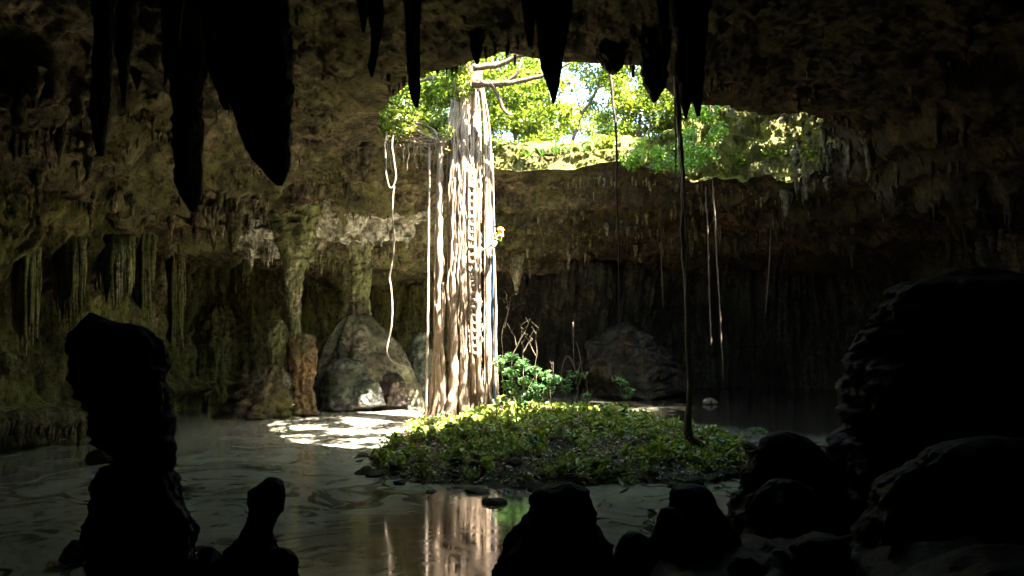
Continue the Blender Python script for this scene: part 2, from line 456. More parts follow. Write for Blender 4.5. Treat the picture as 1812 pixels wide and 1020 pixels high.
m2 = N(nt, 'ShaderNodeMapRange'); m2.inputs[1].default_value = 27; m2.inputs[2].default_value = 34; nt.links.new(sx.outputs[1], m2.inputs[0])
mm = N(nt, 'ShaderNodeMath', operation='MULTIPLY'); nt.links.new(m1.outputs[0], mm.inputs[0]); nt.links.new(m2.outputs[0], mm.inputs[1])
film3 = mixc(nt, mm.outputs[0], film2, (0.022, 0.019, 0.013))      # darker, plainer colour towards the far right pool
rr = ramp(nt, n1, [(0.40, (0.06, 0.06, 0.06)), (0.60, (0.15, 0.15, 0.15))])
sc3 = N(nt, 'ShaderNodeVectorMath', operation='SCALE'); sc3.inputs['Scale'].default_value = 6; nt.links.new(sub.outputs[0], sc3.inputs[0])
ad3 = N(nt, 'ShaderNodeVectorMath', operation='ADD'); nt.links.new(g, ad3.inputs[0]); nt.links.new(sc3.outputs[0], ad3.inputs[1])
mp3 = mapping(nt, ad3.outputs[0], (1 / 2.6, 1 / 6.5, 0.0), (1.1 / 2.6, -15.5 / 6.5, 0))
ln = N(nt, 'ShaderNodeVectorMath', operation='LENGTH'); nt.links.new(mp3, ln.inputs[0])
m4 = N(nt, 'ShaderNodeMapRange'); m4.inputs[1].default_value = 1.25; m4.inputs[2].default_value = 0.6; nt.links.new(ln.outputs['Value'], m4.inputs[0])
clr = mixc(nt, 0.8, (0.05, 0.044, 0.03), ramp(nt, n3, [(0.40, (0.02, 0.018, 0.012)), (0.6, (0.12, 0.105, 0.075))]))
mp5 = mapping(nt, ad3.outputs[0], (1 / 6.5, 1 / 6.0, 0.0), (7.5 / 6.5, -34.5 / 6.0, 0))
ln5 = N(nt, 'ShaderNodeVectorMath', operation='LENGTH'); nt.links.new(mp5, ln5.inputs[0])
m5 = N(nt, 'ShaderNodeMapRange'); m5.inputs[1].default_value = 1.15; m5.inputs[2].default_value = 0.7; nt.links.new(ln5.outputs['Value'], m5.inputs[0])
film35 = mixc(nt, m5.outputs[0], film3, ramp(nt, n1, [(0.35, (0.14, 0.125, 0.09)), (0.52, (0.36, 0.33, 0.25))]))     # pale silt patch beside the fig, put in to bounce sun at the ceiling
film4 = mixc(nt, m4.outputs[0], film35, clr)
nt.links.new(film4, b.inputs['Base Color'])
rr2 = mixc(nt, m4.outputs[0], rr, ramp(nt, n3, [(0.4, (0.03, 0.03, 0.03)), (0.6, (0.13, 0.13, 0.13))])); nt.links.new(rr2, b.inputs['Roughness'])
b.inputs['IOR'].default_value = 1.62
b.inputs['Specular IOR Level'].default_value = 0.5
bp = N(nt, 'ShaderNodeBump'); bp.inputs['Strength'].default_value = 0.03; bp.inputs['Distance'].default_value = 0.02
nt.links.new(noise(nt, mapping(nt, g, (1, 1, 1)), 3.2, 3, 0.5), bp.inputs['Height'])
nt.links.new(bp.outputs[0], b.inputs['Normal'])

def plain(name, col, rough=0.6, metal=0.0):
    m, nt, b = newmat(name)
    g = N(nt, 'ShaderNodeTexCoord').outputs['Object']
    c = mixc(nt, 0.3, col, ramp(nt, noise(nt, g, 25, 4), [(0.3, tuple(q * 0.6 for q in col)), (0.7, tuple(min(1, q * 1.25) for q in col))]))
    nt.links.new(c, b.inputs['Base Color'])
    b.inputs['Roughness'].default_value = rough; b.inputs['Metallic'].default_value = metal
    return m

# ------------------------------------------------------------------ the cave: ceiling height field
ctrl = [(-4, -6, 7.5), (4, -6, 7.5), (0, 3, 8.8), (-8, 3, 8.6), (9, 3, 8.6), (0, 11, 11.4), (-9, 10, 11.0), (10, 10, 11.2)]
def cp(px, py, Y): q = P(px, py, Y); ctrl.append((q.x, q.y, q.z))
for a in [(900, 0, 19), (200, -10, 17), (200, 150, 23), (200, 300, 29), (200, 400, 31), (50, 0, 16), (50, 200, 21), (50, 350, 25),
          (400, 0, 18), (400, 150, 25), (400, 290, 32), (400, 380, 36), (450, 438, 40), (560, 455, 42), (600, 150, 26), (600, 250, 32), (600, 335, 37),
          (600, 400, 40), (600, 462, 43), (690, 250, 33), (750, 310, 37), (750, 400, 42), (750, 470, 45), (900, 320, 41), (900, 400, 45), (900, 465, 49),
          (1100, 310, 42), (1100, 405, 47), (1100, 465, 51), (1300, 340, 42), (1300, 420, 48), (1300, 470, 52), (1500, 200, 30), (1520, 320, 38),
          (1500, 430, 44), (1700, 60, 20), (1700, 250, 27), (1720, 430, 30), (1300, 60, 22), (1300, 150, 26), (1100, 60, 21.5), (700, 60, 21.5)]:
    cp(*a)
ctrl += [(2.9, 40, 13.1), (9.3, 41, 12.9), (-0.2, 38.6, 12.8), (14, 40, 12.4), (1, 24, 13.2), (-4, 26.5, 13.2), (7.2, 28, 13.2), (-6, 31, 12.9)]
ctrl = np.array(ctrl)
def _tps():
    n = len(ctrl)
    d = np.linalg.norm(ctrl[:, None, :2] - ctrl[None, :, :2], axis=2)
    K = d + 0.0
    K += np.eye(n) * -0.4
    A = np.zeros((n + 3, n + 3)); A[:n, :n] = K
    A[:n, n] = 1; A[:n, n + 1:] = ctrl[:, :2]; A[n, :n] = 1; A[n + 1:, :n] = ctrl[:, :2].T
    return np.linalg.solve(A, np.concatenate([ctrl[:, 2], [0, 0, 0]]))
TW = _tps()
def ceil_base(x, y):
    x = np.asarray(x, float); y = np.asarray(y, float)
    r = TW[-3] + TW[-2] * x + TW[-1] * y
    for (cx, cy_, _), wt in zip(ctrl, TW[:-3]):
        r = r + wt * np.sqrt((x - cx) ** 2 + (y - cy_) ** 2)
    return np.clip(r, 3.0, 13.6)
def _plan_of(px, py):
    Ys = np.arange(14, 52, 0.2); a = P(px, py, 14); b = P(px, py, 52)
    t = (Ys - 14) / 38; X_ = a.x + (b.x - a.x) * t; Z_ = a.z + (b.z - a.z) * t
    k = Z_ > ceil_base(X_, Ys)
    i = int(np.argmax(k)) if k.any() else len(Ys) - 1
    return (X_[i], Ys[i])
LEDGES = [  # hanging lips of bedding planes: outline in the photo, drop of the lip, rise of the recess behind it
    ([(230, 408), (290, 398), (353, 386), (427, 371), (490, 353), (604, 312), (672, 268)], 0.7, 1.9),
    ([(120, 345), (188, 341), (314, 339), (353, 325), (431, 321), (480, 314)], 0.8, 1.5),
    ([(-20, 222), (60, 214), (120, 206), (200, 200)], 0.9, 1.4),
    ([(420, 452), (500, 440), (560, 462), (640, 440), (720, 425), (760, 440)], 0.6, 2.0),
    ([(880, 385), (940, 400), (1010, 380), (1090, 395), (1200, 365), (1320, 370)], 0.4, 1.0),
    ([(500, 170), (560, 150), (640, 120), (700, 60)], 0.3, 0.35),
    ([(1250, 120), (1350, 140), (1500, 130), (1700, 170)], 0.35, 0.35),
    ([(1460, 300), (1560, 330), (1700, 360)], 0.5, 0.5),
    ([(40, 110), (160, 118), (300, 108), (380, 60), (420, 10)], 1.2, 0.8)]  # extra lip added to keep light off the ceiling nearer the camera
LED = [(np.array([_plan_of(*q) for q in pl_]), a_, b_) for pl_, a_, b_ in LEDGES]
def ledge_dz(x, y):
    out = np.zeros(np.broadcast(x, y).shape)
    wx = x + 0.45 * fbm(x * 0.8, y * 0.8, 0 * x, 3, 13); wy = y + 0.45 * fbm(x * 0.8 + 9, y * 0.8, 0 * x, 3, 14)
    for pp, A_, B_ in LED:
        best = np.full(out.shape, 1e9); sg = np.zeros(out.shape); endf = np.ones(out.shape)
        n_ = len(pp) - 1
        for i in range(n_):
            ax, ay = pp[i]; bx_, by_ = pp[i + 1]; dx, dy = bx_ - ax, by_ - ay; L2 = dx * dx + dy * dy + 1e-6
            traw = ((wx - ax) * dx + (wy - ay) * dy) / L2; t = np.clip(traw, 0, 1)
            ex, ey = wx - (ax + dx * t), wy - (ay + dy * t)
            d = np.hypot(ex, ey)
            s_ = np.sign(dx * ey - dy * ex)          # polylines run left to right: positive = farther from the camera
            over = np.zeros(out.shape)
            if i == 0: over = np.maximum(over, -traw * math.sqrt(L2))
            if i == n_ - 1: over = np.maximum(over, (traw - 1) * math.sqrt(L2))
            k = d < best
            best = np.where(k, d, best); sg = np.where(k, s_, sg); endf = np.where(k, np.clip(1 - over / 1.5, 0, 1), endf)
        near = -A_ * np.exp(-best / 1.6) ; farr = B_ * np.exp(-best / 2.0)
        q = sstep(-0.09, 0.09, best * sg)
        out = out + endf * (near * (1 - q) + farr * q)
    return out
def ceil_z(x, y, fine=True):
    z = ceil_base(x, y) + ledge_dz(x, y)
    z = z + 0.55 * fbm(x * 0.16, y * 0.16, 0 * x, 3, 11)
    # bedding ledges
    st = 1.15
    q = z / st + 0.35 * fbm(x * 0.3, y * 0.3, 0 * x, 4, 23)
    fr = q - np.floor(q)
    stepped = (np.floor(q) + sstep(0.30, 0.62, fr)) * st - 0.35 * st * fbm(x * 0.3, y * 0.3, 0 * x, 4, 23)
    k = 0.8 * sstep(13.2, 12.2, z)
    z = z * (1 - k) + stepped * k
    if fine:
        z = z + 0.42 * fbm(x * 0.7, y * 0.7, z * 0.8, 5, 31, 0.62, True) + 0.16 * fbm(x * 2.6, y * 2.6, z * 2, 4, 37, 0.6)
        z = z - 0.5 * np.clip(fbm(x * 1.4, y * 1.4, 0 * x, 3, 41) - 0.22, 0, 1) ** 1.0
    return z

hole_px = [(672, 212, 31.0), (700, 158, 27.6), (760, 132, 25.4), (865, 97, 24.0), (960, 106, 24.0), (1080, 114, 24.4), (1150, 122, 25.0),
           (1210, 175, 27.0), (1330, 192, 29.0), (1425, 205, 31.5), (1468, 245, 34.5), (1440, 302, 38.5), (1320, 322, 40.5), (1200, 312, 41),
           (1100, 285, 40.8), (1000, 300, 40.4), (900, 300, 38.6), (840, 283, 36.6), (780, 272, 35.4), (715, 256, 34.2), (680, 240, 32.8)]
hole = np.array([P(*q)[:] for q in hole_px])
HC = np.array([5.0, 32.5])
NT = 1400
ho = resample(hole, NT, True)
th_dir = ho[:, :2] - HC; th_dir /= np.linalg.norm(th_dir, axis=1)[:, None]
rim = ho.copy()
jit = (0.4 + 0.5 * sstep(7, 10, rim[:, 0])) * fbm(rim[:, 0] * 0.9, rim[:, 1] * 0.9, 0 * rim[:, 0], 5, 51, 0.6)
rim[:, :2] += th_dir * jit[:, None]
rim[:, 2] += (0.15 + 0.35 * sstep(7, 10, rim[:, 0])) * fbm(rim[:, 0] * 0.8, rim[:, 1] * 0.8, 0 * rim[:, 0] + 3, 3, 52)
def ring_grid():
    s = [0]; d = 0.045
    while s[-1] < 44:
        s.append(s[-1] + d); d = min(d * 1.03, 0.125 if s[-1] < 26 else 0.6)
    return np.array(s)
sv = ring_grid()
mb = MB()
X = rim[:, None, 0] + th_dir[:, None, 0] * sv[None, :]
Yg = rim[:, None, 1] + th_dir[:, None, 1] * sv[None, :]
Z = ceil_z(X, Yg)
k = sstep(0, 2.2, sv)[None, :]
Z = rim[:, None, 2] * (1 - k) + Z * k + (0.16 * fbm(X * 2, Yg * 2, 0 * X, 4, 61) * (1 - k) * sstep(0, .4, sv)[None, :])
V = np.stack([X, Yg, Z], -1).reshape(-1, 3)
mb.add(V, gridfaces(NT, len(sv), True, False))
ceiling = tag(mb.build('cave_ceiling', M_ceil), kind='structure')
# shaft: from the lip up and outward to the forest floor
prof = [(0, 0), (0.02, .12), (0.1, .3), (0.28, .5), (.3, .7), (.45, .85), (.75, .95), (.8, 1.15), (.85, 1.35), (1.2, 1.5), (1.4, 1.62), (1.9, 1.72), (2.6, 1.75)]
prof = catmull(prof, 34)
o_, h_ = prof[:, 0], prof[:, 1]
hs = 1 + 0.25 * fbm(rim[:, 0] * 0.35, rim[:, 1] * 0.35, 0 * rim[:, 0], 3, 63)
tall = sstep(6.5, 11.5, rim[:, 0]) * sstep(27, 31, rim[:, 1])
hs = hs + 2.1 * tall
os_ = o_[None, :] * (1 + 0.7 * tall)[:, None]
X = rim[:, None, 0] + th_dir[:, None, 0] * os_; Yg = rim[:, None, 1] + th_dir[:, None, 1] * os_
Z = rim[:, None, 2] + h_ * hs[:, None]
fade = sstep(0, .1, o_ + h_)[None, :] * (1 - 0.5 * sstep(1.6, 2.2, o_)[None, :])
dn = (0.5 + 0.6 * tall[:, None]) * fbm(X * 0.9, Yg * 0.9, Z * 0.9, 5, 65, 0.6, True) * fade
X = X + th_dir[:, None, 0] * dn; Yg = Yg + th_dir[:, None, 1] * dn
Z = Z + 0.15 * fbm(X * 2, Yg * 2, Z * 2, 3, 66) * fade
mb = MB(); mb.add(np.stack([X, Yg, Z], -1).reshape(-1, 3), gridfaces(NT, len(o_), True, True))
tag(mb.build('shaft_rock', M_shaft), kind='structure')
# forest floor outside
NG = 300; rg = rim[::NT // NG][:NG]; dg = th_dir[::NT // NG][:NG]; hg = hs[::NT // NG][:NG]; tg = tall[::NT // NG][:NG]
so = np.concatenate([np.linspace(1.6, 8, 22), np.geomspace(8.6, 260, 26)])
so2 = so[None, :] + 0.9 * tg[:, None]
X = rg[:, None, 0] + dg[:, None, 0] * so2; Yg = rg[:, None, 1] + dg[:, None, 1] * so2
Zb = 14.6 + 2.6 * tg[:, None] + 0.35 * fbm(X * 0.25, Yg * 0.25, 0 * X, 4, 71)
kk = sstep(1.6, 5, so)[None, :]
Z = (rg[:, None, 2] + 1.72 * hg[:, None] - 0.12) * (1 - kk) + Zb * kk
mb = MB(); mb.add(np.stack([X, Yg, Z], -1).reshape(-1, 3), gridfaces(len(rg), len(so), True, True))
tag(mb.build('ground', M_ground), kind='structure')
def ground_z(x, y): return 14.6

# ------------------------------------------------------------------ cave walls
plan = [(-9, -6), (-15, 4), (-19, 14), (-18.6, 24), (-18.8, 31.5), (-18.6, 38), (-15.5, 44.5), (-8.5, 50.5), (0, 53), (9, 54.5), (17, 55), (24, 52),
        (27, 44), (26, 33), (23, 24), (18, 13), (11, 3), (7, -6), (0, -8)]
NW = 2000
pl = resample(plan, NW, True)
tn = np.roll(pl, -1, 0) - np.roll(pl, 1, 0); tn /= np.linalg.norm(tn, axis=1)[:, None]
nrm = np.stack([tn[:, 1], -tn[:, 0]], 1)
if ((HC - pl[500]) * nrm[500]).sum() < 0: nrm = -nrm       # pointing into the cave
ul = np.linspace(0, 1, NW, endpoint=False)
NV = 165
topz = ceil_base(pl[:, 0], pl[:, 1]) + 1.6
vv = np.linspace(0, 1, NV)
Z = -1.2 + (topz[:, None] + 1.2) * vv[None, :]
X0 = np.repeat(pl[:, 0:1], NV, 1); Y0 = np.repeat(pl[:, 1:2], NV, 1)
big = 1.7 * fbm(X0 * 0.22, Y0 * 0.22, Z * 0.16, 3, 81)
flut = 0.8 * fbm(X0 * 1.1, Y0 * 1.1, Z * 0.14, 4, 83, 0.6, True)
led = 0.30 * fbm(X0 * 2.4, Y0 * 2.4, Z * 0.22, 4, 84, 0.65, True) + 0.35 * fbm(X0 * 0.4, Y0 * 0.4, Z * 1.3, 4, 85)
top = sstep(5.0, 9.0, Z) * (1.6 - 2.2 * sstep(30, 36, Y0) * sstep(0, -6, X0)) - 0.3
fine = 0.34 * fbm(X0 * 2.6, Y0 * 2.6, Z * 1.3, 5, 87, 0.6)
leftw = sstep(2, -8, X0)                                    # the left wall carries a drip ledge just above the water
shelf = leftw * (0.9 * np.exp(-((Z - 1.15 - 0.25 * fbm(X0 * .5, Y0 * .5, 0 * Z, 2, 88)) / 0.28) ** 2) + 0.35 * sstep(3.6, 3.3, Z) * 0.6)
drip = leftw * 0.35 * sstep(1.2, 0.9, Z) * fbm(X0 * 3.2, Y0 * 3.2, 0 * Z, 2, 89, ridged=True)
dsp = big + flut + led + top + fine + shelf + drip
X1 = X0 + nrm[:, 0:1] * dsp; Y1 = Y0 + nrm[:, 1:2] * dsp
VW = np.stack([X1, Y1, Z], -1)
isl = (pl[:, 0] < -3.0) & (pl[:, 1] > -4)
i0_ = int(np.argmax(isl & ~np.roll(isl, 1))); nl_ = int(isl.sum())
VW = np.roll(VW, -i0_, 0)
mb = MB(); mb.add(VW[:nl_ + 1].reshape(-1, 3), gridfaces(nl_ + 1, NV))
tag(mb.build('left_cave_wall', M_wall), kind='structure')
VB = np.concatenate([VW[nl_:], VW[:1]])
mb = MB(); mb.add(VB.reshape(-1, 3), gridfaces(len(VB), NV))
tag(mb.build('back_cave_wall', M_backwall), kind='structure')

# ------------------------------------------------------------------ water, cave bed, near rock floor
mb = MB(); xs = np.linspace(-32, 36, 3); ys = np.linspace(-9, 62, 3)
XX, YY = np.meshgrid(xs, ys, indexing='ij')
mb.add(np.stack([XX, YY, 0 * XX], -1).reshape(-1, 3), gridfaces(3, 3, flip=False))
tag(mb.build('water', M_water, smooth=False), kind='structure')
mb = MB(); xs = np.linspace(-34, 38, 60); ys = np.linspace(-12, 64, 60); XX, YY = np.meshgrid(xs, ys, indexing='ij')
mb.add(np.stack([XX, YY, -1.1 + .2 * fbm(XX * .3, YY * .3, 0 * XX, 2, 5)], -1).reshape(-1, 3), gridfaces(60, 60))
tag(mb.build('cave_bed', M_soil), kind='structure')
def floor_z(x, y):
    l = np.interp(y, [-8, 3, 12.5], [2.9, 2.7, -0.9])
    r = np.interp(y, [-8, 4, 9.6, 11.6, 13], [2.9, 2.0, 1.72, -0.4, -1.2])
    k = sstep(0.9, 1.9, x - (y - 9) * 0.1)
    r2 = np.interp(y, [-8, 4, 13, 17, 22], [2.9, 2.4, 1.7, 0.4, -1.2])
    k2 = sstep(4.2, 6.0, x - (y - 10) * 0.45)
    z = l * (1 - k) + r * k
    z = z * (1 - k2) + r2 * k2
    return z + 0.28 * fbm(x * 0.9, y * 0.9, 0 * x, 5, 91, 0.55, True) * sstep(-1, 1.2, z)
mb = MB(); xs = np.arange(-20, 24, 0.11); ys = np.arange(-9, 23, 0.11)
XX, YY = np.meshgrid(xs, ys, indexing='ij')
mb.add(np.stack([XX, YY, floor_z(XX, YY)], -1).reshape(-1, 3), gridfaces(len(xs), len(ys)))
tag(mb.build('rock_floor', M_dark), kind='structure')

# ------------------------------------------------------------------ the island
shore = [P(645, 822, 24.0), P(700, 850, 21.9), P(800, 860, 21.0), P(960, 862, 20.9), P(1100, 852, 21.4), P(1250, 850, 21.6), P(1320, 820, 23.8),
         P(1345, 795, 26.5), (8.2, 29.5, 0), (6.5, 33, 0), (3.5, 36.2, 0), (0, 37.6, 0), (-3, 37.2, 0), (-4.5, 35.0, 0), P(712, 775, 29.5), P(672, 796, 26.6)]
shore = resample([(q[0], q[1]) for q in shore], 420, True)
IC = np.array([1.4, 28.8])
def island_profile(t): return np.interp(t, [0, .25, .5, .72, .86, .95, 1.0, 1.08], [1.0, .93, .80, .60, .42, .20, 0.0, -0.25])
rr = np.linspace(0, 1.08, 90)
sn = shore + (shore - IC) / np.linalg.norm(shore - IC, axis=1)[:, None] * (0.75 * fbm(shore[:, 0] * 0.9, shore[:, 1] * 0.9, 0 * shore[:, 0], 5, 101, 0.6))[:, None]
XX = IC[0] + (sn[:, None, 0] - IC[0]) * rr; YY = IC[1] + (sn[:, None, 1] - IC[1]) * rr
def island_zf(x, y, t): return 0.8 * island_profile(t) + 0.30 * fbm(x * 0.7, y * 0.7, 0 * x, 3, 103) * np.clip(1.1 - t, 0, 1) * 2 + 0.13 * fbm(x * 2.2, y * 2.6, 0 * x, 4, 105)
ZZ = island_zf(XX, YY, rr[None, :])
mb = MB(); mb.add(np.stack([XX, YY, ZZ], -1).reshape(-1, 3), gridfaces(420, 90, True))
tag(mb.build('island', M_soil), kind='structure')
_ang = np.arctan2(sn[:, 1] - IC[1], sn[:, 0] - IC[0]); _o = np.argsort(_ang); _a = _ang[_o]; _r = np.linalg.norm(sn - IC, axis=1)[_o]
def island_t(x, y):
    a = np.arctan2(y - IC[1], x - IC[0]); R = np.interp(a, _a, _r, period=2 * math.pi)
    return np.hypot(x - IC[0], y - IC[1]) / R
def island_z(x, y):
    x = np.asarray(x, float); y = np.asarray(y, float); t = island_t(x, y)
    return island_zf(x, y, t)

# ------------------------------------------------------------------ stalactites
from mathutils.bvhtree import BVHTree
bpy.context.view_layer.update()
def _bvh(names):
    vs = []; fs = []; off = 0
    for n_ in names:
        me = bpy.data.objects[n_].data
        a = np.empty(len(me.vertices) * 3, np.float32); me.vertices.foreach_get('co', a)
        i_ = np.empty(len(me.loops), np.int32); me.loops.foreach_get('vertex_index', i_)
        vs += a.reshape(-1, 3).tolist(); fs += (i_.reshape(-1, 4) + off).tolist(); off += len(me.vertices)
    return BVHTree.FromPolygons(vs, fs)
BV = _bvh(['left_cave_wall'])
def wall_Y(px, py):
    o_ = Vector((0, 0, CAMZ)); d_ = (P(px, py, 20) - o_).normalized()
    h = BV.ray_cast(o_, d_)
    return h[0].y if h[0] else 30
def ceiling_hit(px, py):
    Ys = np.arange(12, 56, 0.1)
    pts = np.array([P(px, py, float(y))[:] for y in (12, 56)])
    t = (Ys - 12) / 44
    q = pts[0] + (pts[1] - pts[0]) * t[:, None]
    cz = ceil_z(q[:, 0], q[:, 1])
    i = np.argmax(q[:, 2] > cz)
    if not (q[:, 2] > cz).any(): return None
    return q[i], cz[i]
def silhouette(name, rows, Y, mat, label, cat, depth=0.8, hang=False, group=None, up=None, **kw):
    mb = MB()
    if up is not None:      # extend upward to the ceiling, hidden above the frame
        py, a, b = rows[0]
        rows = [(up, a - 12, b + 12), (py - (py - up) * 0.5, a - 4, b + 4)] + rows
    lo, hi = body(mb, rows, Y, depth, **kw)
    o = mb.build(name, mat, loc=hi if hang else lo)
    return tag(o, label, cat, group)
def up_for(px, Y):
    z = float(ceil_z(np.array([P(px, 0, Y).x]), np.array([Y]))[0]) + 0.4
    lo, hi = -900, 500
    for _ in range(40):
        m_ = (lo + hi) / 2
        if P(px, m_, Y).z > z: lo = m_
        else: hi = m_
    return lo
GS = 'large dark stalactites hanging in front of the skylight'
SK = dict(amp=0.12, freq=1.7, flute=0.12, seg=56, step=0.045, rough=1.0)
def stal(rows, Y, label, mat=M_dark, depth=0.85, ext=True, **kw):
    kw2 = dict(SK); kw2.update(kw)
    px = (rows[0][1] + rows[0][2]) / 2
    u = up_for(px, Y)
    if u < rows[0][0] - 5 and ext: up = u
    else: up = None
    return silhouette('stalactite', rows, Y, mat, label, 'stalactite', depth, True, 'large stalactites hanging from the ceiling', up, **kw2)
stal([(0, 365, 502), (60, 372, 508), (100, 412, 511), (200, 422, 511), (240, 432, 510), (270, 443, 510), (300, 462, 508), (318, 478, 504), (329, 490, 499)], 13.0,
     'largest black stalactite, broad at the top and ending in a point at upper left', seed=201)
stal([(0, 366, 416), (60, 368, 418), (100, 370, 416), (150, 380, 414), (175, 388, 410), (196, 397, 403)], 14.2, 'short ragged stalactite just left of the largest black one', seed=202)
stal([(120, 296, 362), (150, 308, 356), (200, 309, 354), (260, 310, 355), (320, 313, 354), (350, 322, 352), (376, 338, 346)], 15.5,
     'long stalactite with a pale rippled right edge, lower left of the largest one', M_drip, seed=203)
stal([(60, 168, 200), (150, 166, 196), (200, 162, 192), (240, 166, 188), (278, 174, 182)], 15.5, 'dim long stalactite farthest left on the ceiling', seed=204)
stal([(0, 196, 240), (80, 205, 232), (140, 212, 226), (190, 217, 221)], 16.5, 'dim blunt stalactite second from the left edge', seed=214)
stal([(0, 300, 325), (50, 303, 318), (85, 307, 316), (102, 310, 314)], 14.5, 'short thin stalactite near the top left, above the rippled one', seed=205)
stal([(0, 650, 678), (50, 656, 676), (90, 656, 670), (120, 652, 664), (137, 656, 660)], 16.5, 'thin crooked stalactite at the left end of the skylight', seed=206)
stal([(0, 630, 655), (30, 636, 650), (58, 641, 645)], 17.5, 'stubby stalactite beside the thin crooked one', seed=216)
stal([(0, 714, 746), (40, 718, 743), (100, 722, 742), (150, 724, 743), (175, 729, 742), (191, 735, 740)], 14.5, 'long finger-like stalactite crossing the left part of the skylight', seed=207)
stal([(0, 924, 950), (40, 927, 947), (65, 931, 944), (83, 935, 940)], 16.5, 'small stalactite immediately left of the big central one', seed=208)
stal([(0, 950, 1008), (45, 953, 1006), (100, 957, 998), (130, 961, 991), (150, 968, 989), (168, 973, 985), (184, 977, 981)], 13.5, 'big spear-shaped stalactite in the middle of the skylight', seed=209)
stal([(0, 1162, 1184), (50, 1166, 1181), (86, 1172, 1176)], 16, 'narrow stalactite above the blunt one right of centre', seed=210)
stal([(90, 1136, 1180), (115, 1139, 1174), (140, 1141, 1174), (160, 1147, 1170), (181, 1156, 1161)], 21.5, 'blunt wide stalactite at the right of the near skylight rim', seed=211)
stal([(0, 1192, 1252), (100, 1198, 1246), (150, 1203, 1243), (175, 1205, 1224), (195, 1208, 1219), (209, 1211, 1215)], 14.0, 'forked stalactite in front of the tall hanging root, left prong', seed=212)
stal([(0, 1216, 1254), (100, 1218, 1244), (160, 1222, 1242), (190, 1228, 1241), (206, 1233, 1238)], 13.9, 'forked stalactite in front of the tall hanging root, right prong', seed=213)
stal([(85, 834, 852), (100, 838, 850), (113, 842, 847)], 22.0, 'tiny stub of a stalactite on the near rim above the fig branches', seed=217)
stal([(105, 1062, 1100), (118, 1068, 1096), (130, 1078, 1090)], 22.8, 'low rounded boss on the near rim where the thin dark root hangs', seed=218)
stal([(330, 398, 430), (370, 400, 428), (410, 404, 424), (446, 409, 416)], 34, 'pale green lit stalactite below the ledge at left', M_drip, ext=False, seed=219, step=.1)
stal([(455, 903, 925), (480, 906, 922), (500, 909, 919), (515, 912, 916)], 44, 'pale blunt stalactite beyond the climber', M_drip, ext=False, seed=220, step=.1)

# small dripstones: shared meshes, one object each
proto = []
for k in range(6):
    mb = MB()
    n, seg = 16, 9
    t = np.linspace(0, 1, n)
    r = (1 - t) ** [.35, .6, .9, 1.3, .7, 1.7][k] * (1 + 0.34 * vnoise(t * 6, k * 3.0, 0 * t, k)) + 0.03
    a = np.linspace(0, 2 * math.pi, seg, endpoint=False)
    rr_ = r[:, None] * (1 + 0.28 * vnoise(np.cos(a)[None, :] * 1.5 + k, np.sin(a)[None, :] * 1.5, t[:, None] * 3, k + 4))
    lean = 0.6 * vnoise(t * 1.6, k * 5.0, 0 * t, k + 9)
    Vv = np.stack([rr_ * np.cos(a) + lean[:, None], rr_ * np.sin(a), np.repeat(-t[:, None], seg, 1)], -1).reshape(-1, 3)
    I, J = np.meshgrid(np.arange(n - 1), np.arange(seg), indexing='ij'); J2 = (J + 1) % seg
    mb.add(Vv, np.stack([I * seg + J, (I + 1) * seg + J, (I + 1) * seg + J2, I * seg + J2], -1).reshape(-1, 4))
    mb.f.append(np.array([[(n - 1) * seg + (j + 1) % seg for j in range(seg)][::-1]]))
    proto.append(mb.mesh('stalactite', M_drip))
def island_free(x, y):
    # true where there is ceiling (outside the skylight)
    d = np.hypot(rim[:, 0] - x, rim[:, 1] - y); i = int(np.argmin(d))
    return (x - rim[i, 0]) * th_dir[i, 0] + (y - rim[i, 1]) * th_dir[i, 1] > 0.3
SMALL = []
def drips(zone, label, n, seed, r=(0.06, 0.2), ratio=(3, 8), maxpx=0):
    R = random.Random(seed)
    k = 0; tries = 0
    while k < n and tries < n * 12:
        tries += 1
        x0, x1, y0, y1 = zone[:4]
        t = R.random()
        px = x0 + (x1 - x0) * t
        py = y0 + (y1 - y0) * R.random() + (zone[4] * t if len(zone) > 4 else 0)
        h = ceiling_hit(px, py)
        if h is None: continue
        q, cz = h
        if q[1] > 51: continue
        rad = R.uniform(*r) * (0.6 + 0.8 * R.random() ** 2); L = rad * R.uniform(*ratio)
        SMALL.append((rad * L / q[1] ** 2, R.randrange(6), (q[0], q[1], cz + 0.15), R.uniform(0, 6.3), rad, L, label))
        k += 1
drips((300, 480, 355, 420), 'small stalactite in the dark fringe under the left ceiling ledge', 26, 1, (0.10, 0.26), (3, 7))
drips((430, 600, 405, 460), 'small stalactite on the bright patch of ceiling above the left column', 24, 2, (0.08, 0.2), (2.5, 6))
drips((590, 750, 380, 475), 'small stalactite on the ceiling above the flowstone mound', 30, 3, (0.07, 0.18), (2.5, 7))
drips((520, 750, 300, 380), 'small stalactite on the sloping ceiling left of the fig roots', 12, 4, (0.06, 0.14), (2, 5))
drips((880, 1180, 400, 480), 'slim stalactite on the low back ceiling behind the shrub', 34, 5, (0.07, 0.2), (3, 9))
drips((1180, 1400, 330, 470), 'slim stalactite on the back ceiling below the lit rock at right', 46, 6, (0.07, 0.2), (4, 10))
drips((1400, 1560, 230, 460), 'slim stalactite on the dark ceiling right of the lit rock', 40, 7, (0.08, 0.24), (4, 9))
drips((1560, 1800, 150, 450), 'slim stalactite on the ceiling near the right edge', 30, 8, (0.09, 0.24), (4, 9))
drips((0, 300, 60, 380), 'small stalactite on the dim ceiling at upper left', 30, 9, (0.08, 0.24), (3, 6))
